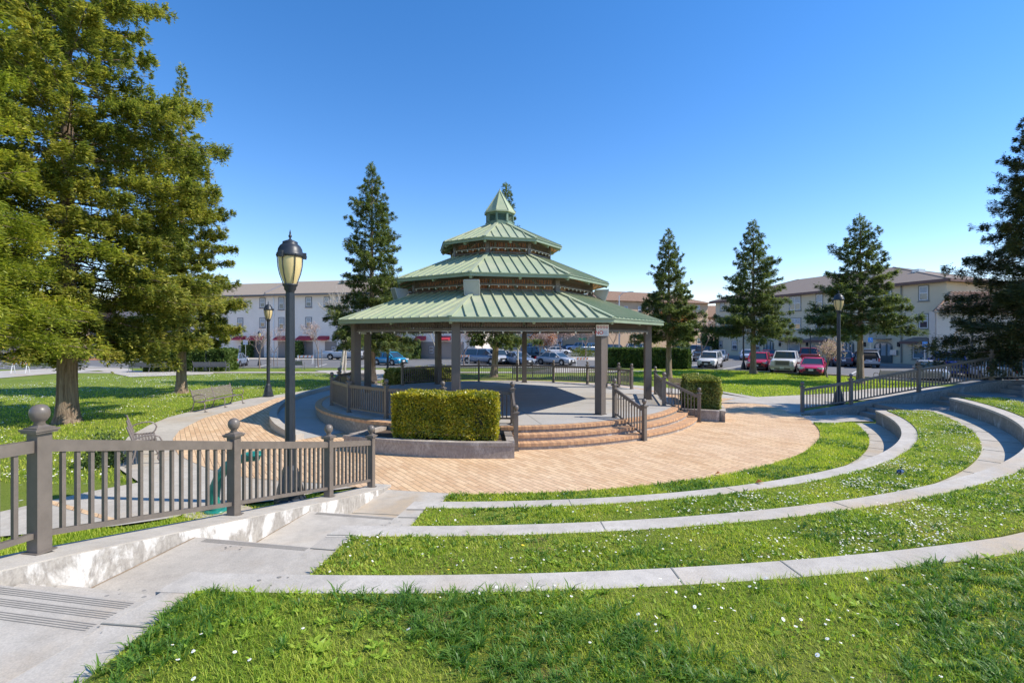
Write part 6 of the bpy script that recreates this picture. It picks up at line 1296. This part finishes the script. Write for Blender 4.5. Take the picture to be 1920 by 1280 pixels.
# litter on the middle terrace
x, y, _ = gp(1689, 888, Z1 + .02); T = thing("litter", "crumpled navy blue wrapper lying on the middle grass terrace", "litter", (x, y, Z1 + .03), .4); mb = MB(); rg_ = random.Random(4)
for i in range(7): mb.box((rg_.uniform(-.07, .07), rg_.uniform(-.03, .03), .02 + rg_.uniform(0, .03)), (.06, .05, .03), M3=Matrix.Rotation(rg_.uniform(-1, 1), 3, 'X') @ Matrix.Rotation(rg_.uniform(-1, 1), 3, 'Y'))
mb.build("wrapper", "car_navy", T)
for u, v, lab in ((1347, 889, "dry orange leaf on the brick edge by the lowest grass strip"), (1424, 905.5, "dry orange leaf on the lowest seat wall edge")):
    zl = 0.02 if u < 1400 else Z1 + .005; x, y, _ = gp(u, v, zl); mb = MB(); mb.add([(x - .09, y, zl), (x, y - .06, zl + .05), (x + .08, y, zl + .02), (x + .01, y + .06, zl + .06)], [(0, 1, 3), (1, 2, 3)]); tag(mb.build("dry_leaf", "leaf_rust"), lab, "leaf")

# person bending into the boot of the dark car
def skin_body(name, joints, edges, radii, mt, parent):
    me = bpy.data.meshes.new(name); me.from_pydata(joints, edges, []); o = bpy.data.objects.new(name, me); COL.objects.link(o)
    md = o.modifiers.new("skin", 'SKIN'); 
    for i, r in enumerate(radii): me.skin_vertices[0].data[i].radius = (r, r)
    me.skin_vertices[0].data[0].use_root = True
    sb = o.modifiers.new("sub", 'SUBSURF'); sb.levels = 1; sb.render_levels = 1
    dg = bpy.context.evaluated_depsgraph_get(); m2 = bpy.data.meshes.new_from_object(o.evaluated_get(dg)); bpy.data.objects.remove(o)
    m2.materials.clear(); m2.materials.append(M[mt]); o = bpy.data.objects.new(name, m2); COL.objects.link(o); o.parent = parent
    for p_ in m2.polygons: p_.use_smooth = True
    return o
x, y, _ = gp(1609, 687, -.03); T = thing("person", "person in a grey shirt and black trousers bending into the dark car's boot", "person", (x, y + .5, -.03), radians(20))
J = [(0, 0, .92), (0, .12, 1.12), (0, .32, 1.30), (0, .44, 1.38), (0, .52, 1.42), (0, .60, 1.46), (-.19, .36, 1.34), (-.24, .52, 1.12), (-.20, .72, 1.02), (.19, .36, 1.34), (.24, .54, 1.12), (.18, .74, 1.04), (-.10, 0, .88), (-.12, .05, .48), (-.13, -.02, .08), (-.13, .12, .05), (.10, 0, .88), (.13, .08, .48), (.14, .0, .08), (.14, .14, .05)]
Ed = [(0, 1), (1, 2), (2, 3), (3, 4), (4, 5), (2, 6), (6, 7), (7, 8), (2, 9), (9, 10), (10, 11), (0, 12), (12, 13), (13, 14), (14, 15), (0, 16), (16, 17), (17, 18), (18, 19)]
Rd = [.15, .15, .16, .06, .09, .085, .07, .05, .035, .07, .05, .035, .095, .065, .045, .04, .095, .065, .045, .04]
skin_body("body", J, Ed, Rd, "skin", T)
skin_body("shirt", [J[0], J[1], J[2], J[6], (-.23, .46, 1.20), J[9], (.23, .46, 1.20)], [(0, 1), (1, 2), (2, 3), (3, 4), (2, 5), (5, 6)], [.17, .175, .18, .095, .075, .095, .075], "shirt_grey", T)
skin_body("trousers", [J[0], J[12], J[13], J[14], J[16], J[17], J[18]], [(0, 1), (1, 2), (2, 3), (0, 4), (4, 5), (5, 6)], [.165, .125, .085, .07, .125, .085, .07], "trousers", T)
mb = MB(); mb.lathe([(.04, 0), (.10, .03), (.105, .08), (.07, .14), (.01, .16)], (0, .56, 1.43), 12); mb.build("hair", "hair", T)

# ================================================================== GRASS, WEEDS AND DAISIES
def inside(P, poly):
    poly = np.array(poly); x, y = P[:, 0], P[:, 1]; c = np.zeros(len(P), bool); j = len(poly) - 1
    for i in range(len(poly)):
        xi, yi = poly[i]; xj, yj = poly[j]; cond = ((yi > y) != (yj > y)) & (x < (xj - xi) * (y - yi) / (yj - yi + 1e-12) + xi); c ^= cond; j = i
    return c
def scatter(poly, box, n, rg, dens=None):
    P = np.stack([rg.uniform(box[0], box[1], n), rg.uniform(box[2], box[3], n)], 1); P = P[inside(P, poly)]
    if dens is not None: P = P[rg.uniform(0, 1, len(P)) < dens(P)]
    return P
def field(P, s, ph=0.0): return .5 + .25 * (np.sin(P[:, 0] * s + 1.3 * np.sin(P[:, 1] * s * .7 + ph)) + np.sin(P[:, 1] * s * 1.3 + 1.7 * np.sin(P[:, 0] * s * .6 + 2 * ph)))
def blades(name, P, z, h, wd, rg, lean=.5):
    n = len(P); a = rg.uniform(0, 2 * pi, n); hh_ = h * rg.uniform(.4, 1.3, n) * (.6 + .8 * field(P, 3.1)); l = rg.uniform(.1, 1, n) * lean * hh_; d = np.stack([np.cos(a), np.sin(a)], 1); sd = np.stack([-np.sin(a), np.cos(a)], 1)
    w_ = (wd * rg.uniform(.6, 1.3, n))[:, None] / 2; B0 = np.c_[P - sd * w_, np.full(n, z)]; B1 = np.c_[P + sd * w_, np.full(n, z)]
    m1 = np.c_[P + d * (l * .35)[:, None] + sd * w_ * .8, z + hh_ * .6]; m0 = np.c_[P + d * (l * .35)[:, None] - sd * w_ * .8, z + hh_ * .6]; t0 = np.c_[P + d * l[:, None] + sd * .0006, z + hh_]; t1 = np.c_[P + d * l[:, None] - sd * .0006, z + hh_]
    V = np.stack([B0, B1, m1, m0, t0, t1], 1).reshape(-1, 3); k = np.arange(n)[:, None] * 6; Q = np.concatenate([k + [0, 1, 2, 3], k + [3, 2, 4, 5]], 1).reshape(-1, 4)
    return tag(np_mesh(name, V, Q, "grass_blade"), kind="stuff")
def weeds(P, z, s, rg, h=.03):
    n = len(P); a = rg.uniform(0, 2 * pi, n); D = np.c_[np.cos(a), np.sin(a), rg.uniform(.1, .9, n)]; Nn = np.c_[rg.normal(0, .4, (n, 2)), np.ones(n)]
    V, Q = leaf_quads(np.c_[P, z + h * rg.uniform(0, 1, n)], D, Nn, s * rg.uniform(.6, 1.5, n), s * .30 * rg.uniform(.7, 1.3, n)); return tag(np_mesh("broad_leaf_weeds", V, Q, "weed_leaf"), kind="stuff")
def tufts(name, C_, z, k, h, wd, spread, rg, mt):
    n = len(C_) * k; c = np.repeat(C_, k, 0); a = rg.uniform(0, 2 * pi, n); r = np.abs(rg.normal(0, spread, n)); P = c + np.c_[np.cos(a) * r, np.sin(a) * r]; hh_ = np.repeat(rg.uniform(.5, 1.3, len(C_)), k) * h * rg.uniform(.5, 1.1, n)
    d = np.c_[np.cos(a), np.sin(a)] + rg.normal(0, .4, (n, 2)); l = hh_ * rg.uniform(.3, 1.3, n); sd = np.c_[-d[:, 1], d[:, 0]]; w_ = (wd * rg.uniform(.6, 1.3, n))[:, None] / 2
    V = np.stack([np.c_[P - sd * w_, np.full(n, z)], np.c_[P + sd * w_, np.full(n, z)], np.c_[P + d * (l * .45)[:, None] + sd * w_, z + hh_ * .75], np.c_[P + d * (l * .45)[:, None] - sd * w_, z + hh_ * .75], np.c_[P + d * l[:, None] + sd * .0006, z + hh_ * .9], np.c_[P + d * l[:, None] - sd * .0006, z + hh_ * .9]], 1).reshape(-1, 3)
    q = np.arange(n)[:, None] * 6; return tag(np_mesh(name, V, np.concatenate([q + [0, 1, 2, 3], q + [3, 2, 4, 5]], 1).reshape(-1, 4), mt), kind="stuff")
def rosettes(C_, z, k, s, rg):
    n = len(C_) * k; c = np.repeat(C_, k, 0); a = (np.tile(np.arange(k), len(C_)) * 2 * pi / k + np.repeat(rg.uniform(0, 6, len(C_)), k) + rg.normal(0, .3, n)); D = np.c_[np.cos(a), np.sin(a), rg.uniform(.05, .55, n)]; S_ = s * np.repeat(rg.uniform(.5, 1.4, len(C_)), k) * rg.uniform(.6, 1.1, n)
    V, Q = leaf_quads(np.c_[c, np.full(n, z)], D, np.c_[rg.normal(0, .35, (n, 2)), np.ones(n)], S_, S_ * .21); return tag(np_mesh("broad_leaf_weeds", V, Q, "weed_leaf"), kind="stuff")
def daisies(P, z, r, rg, h=.05):
    n = len(P); zz = z + h * rg.uniform(.5, 1.2, n); k = 8; tx, ty = rg.normal(0, .25, n), rg.normal(0, .25, n); V = []; rr = r * rg.uniform(.6, 1.15, n)
    for j in range(k): a = 2 * pi * j / k; dx, dy = rr * cos(a), rr * sin(a); V.append(np.c_[P[:, 0] + dx, P[:, 1] + dy, zz + tx * dx + ty * dy])
    V = np.stack(V, 1).reshape(-1, 3); return V, np.arange(n * k).reshape(-1, k), P, zz
def daisy_patch(P, z, r, rg, h=.05):
    V, Q, P2, zz = daisies(P, z, r, rg, h); tag(np_mesh("daisies", V, Q, "petal", n=8), kind="stuff")
    if r > .009:
        k = len(P2); a = np.arange(6) * pi / 3; C_ = np.stack([np.c_[P2[:, 0] + r * .3 * cos(t), P2[:, 1] + r * .3 * sin(t), zz + .003] for t in a], 1).reshape(-1, 3); tag(np_mesh("daisy_centres", C_, np.arange(k * 6).reshape(-1, 6), "petal_yellow", n=6), kind="stuff")
rg = np.random.default_rng(12)
near = lambda P: np.clip(1.5 - np.hypot(P[:, 0], P[:, 1]) / 7.5, .12, 1) * (.5 + .5 * field(P, 2.3, .5))
P = scatter(GP[4], (-2.3, 9, 1.4, 9.5), 760000, rg, near); blades("grass", P, Z3 + .01, .036, .0042, rg, 1.5)
P = scatter(GP[4], (6, 22.4, 5, 20.2), 110000, rg, lambda P: np.full(len(P), .6)); blades("grass", P, Z3 + .01, .05, .014, rg, .9)
P = scatter(GP[3], (-2.4, 20, 3.7, 18.4), 1250000, rg, lambda P: np.clip(1.5 - np.hypot(P[:, 0], P[:, 1]) / 11, .2, 1)); blades("grass", P, Z2 + .01, .034, .0075, rg, 1.5)
P = scatter(GP[2], (-2.0, 17, 5.8, 18.4), 850000, rg, lambda P: np.clip(1.5 - np.hypot(P[:, 0], P[:, 1]) / 14, .3, 1)); blades("grass", P, Z1 + .01, .034, .0105, rg, 1.4)
P = scatter(GP[1], (-1.6, 14, 8.8, 18.4), 260000, rg); blades("grass", P, .01, .055, .014, rg, 1.0)
tf = lambda P: np.clip((field(P, 2.1, 3.0) - .42) * 3, .03, 1)
P = scatter(GP[4], (-2.3, 9, 1.4, 9.5), 26000, rg, lambda P: tf(P) * np.clip(1.4 - np.hypot(P[:, 0], P[:, 1]) / 8, .1, 1)); tufts("grass", P, Z3 + .012, 22, .062, .0048, .016, rg, "grass_tuft")
P = scatter(GP[3], (-2.4, 20, 3.7, 18.4), 70000, rg, lambda P: tf(P) * .7); tufts("grass", P, Z2 + .012, 10, .05, .008, .02, rg, "grass_tuft")
P = scatter(GP[2], (-2.0, 17, 5.8, 18.4), 40000, rg, lambda P: tf(P) * .7); tufts("grass", P, Z1 + .012, 9, .05, .011, .025, rg, "grass_tuft")
P = scatter(GP[1], (-1.6, 14, 8.8, 18.4), 26000, rg, tf); tufts("grass", P, .012, 9, .07, .012, .03, rg, "grass_tuft")
rf = lambda P: np.clip((field(P, 3.3, 5.0) - .5) * 4, .02, 1)
P = scatter(GP[4], (-2.3, 9, 1.4, 9.5), 7000, rg, rf); rosettes(P, Z3 + .028, 7, .052, rg)
P = scatter(GP[3], (-2.4, 20, 3.7, 18.4), 22000, rg, rf); rosettes(P, Z2 + .025, 6, .045, rg)
clu = lambda P: np.clip((field(P, 5.0, 1.0) - .45) * 2.2, .05, 1)
P = scatter(GP[4], (-2.3, 9, 1.4, 9.5), 60000, rg, lambda P: clu(P) * near(P)); weeds(P, Z3 + .014, .027, rg, .025)
P = scatter(GP[3], (-2.4, 20, 3.7, 18.4), 190000, rg, clu); weeds(P, Z2 + .02, .034, rg, .025)
P = scatter(GP[2], (-2.0, 17, 5.8, 18.4), 70000, rg, clu); weeds(P, Z1 + .016, .04, rg, .025)
rise = lambda P: np.clip(.45 + P[:, 0] / 9, .35, 1.3)
dcl = lambda P: np.clip((field(P, 1.9, 2.0) - .3) * 1.8, .12, 1) * np.clip((field(P, 7.0, 1.0) - .25) * 2.2, .1, 1)
P = scatter(GP[4], (-2.3, 9, 1.4, 9.5), 9000, rg, lambda P: dcl(P) * np.clip(.45 + P[:, 0] / 6, .3, 1)); daisy_patch(P, Z3 + .02, .0105, rg, .05)
P = scatter(GP[3], (-2.4, 20, 3.7, 18.4), 150000, rg, lambda P: dcl(P) * rise(P) * .8); daisy_patch(P, Z2 + .02, .0105, rg, .04)
P = scatter(GP[2], (-2.0, 17, 5.8, 18.4), 90000, rg, lambda P: dcl(P) * rise(P) * .8); daisy_patch(P, Z1 + .02, .0135, rg, .035)
P = scatter(GP[1], (-1.6, 14, 8.8, 18.4), 900, rg); daisy_patch(P, .02, .014, rg, .05)
for k, (bx_, z) in {3: ((-2, 14, 4, 18), Z2), 2: ((-2, 14, 6, 18), Z1)}.items():
    P = scatter(GP[k], bx_, 110, rg); V, Q, _, _ = daisies(P, z + .03, .017, rg, .05); tag(np_mesh("dandelions", V, Q, "petal_yellow", n=8), kind="stuff")
LG = Pp(*left_grass[2:]) + [(-60, 9), (-60, 43), (-14, 43)]
P = scatter(LG, (-34, -8, 11, 43), 150000, rg, lambda P: np.clip(1.6 - np.hypot(P[:, 0] + 8, P[:, 1] - 8) / 22, .12, 1)); blades("grass", P, -.05, .07, .022, rg, .8)
P = scatter(LG, (-34, -8, 11, 43), 42000, rg, lambda P: dcl(P * .5)); daisy_patch(P, -.04, .022, rg, .07)
SG = Pp((240, 985), (335, 966), (420, 952), (500, 944), (600, 922), (480, 975), (300, 1010), (0, 1070), (-100, 1080), (-100, 1030), (0, 1006))
P = scatter(SG, (-9, -2.5, 7, 11), 90000, rg); blades("grass", P, -.05, .07, .012, rg, .8)
RG_ = Pp((1420, 743), (1500, 739.5), (1633, 727), (1745, 723), (1700, 716), (1600, 706), (1500, 700), (1382, 694.5), (1320, 692.5), (1200, 691), (1150, 700), (1240, 712), (1347, 731.5))
P = scatter(RG_, (7, 32, 26, 50), 90000, rg); blades("grass", P, -.05, .08, .03, rg, .8)
P = scatter(RG_, (7, 32, 26, 50), 3500, rg, lambda P: dcl(P * .5)); daisy_patch(P, -.04, .025, rg, .07)
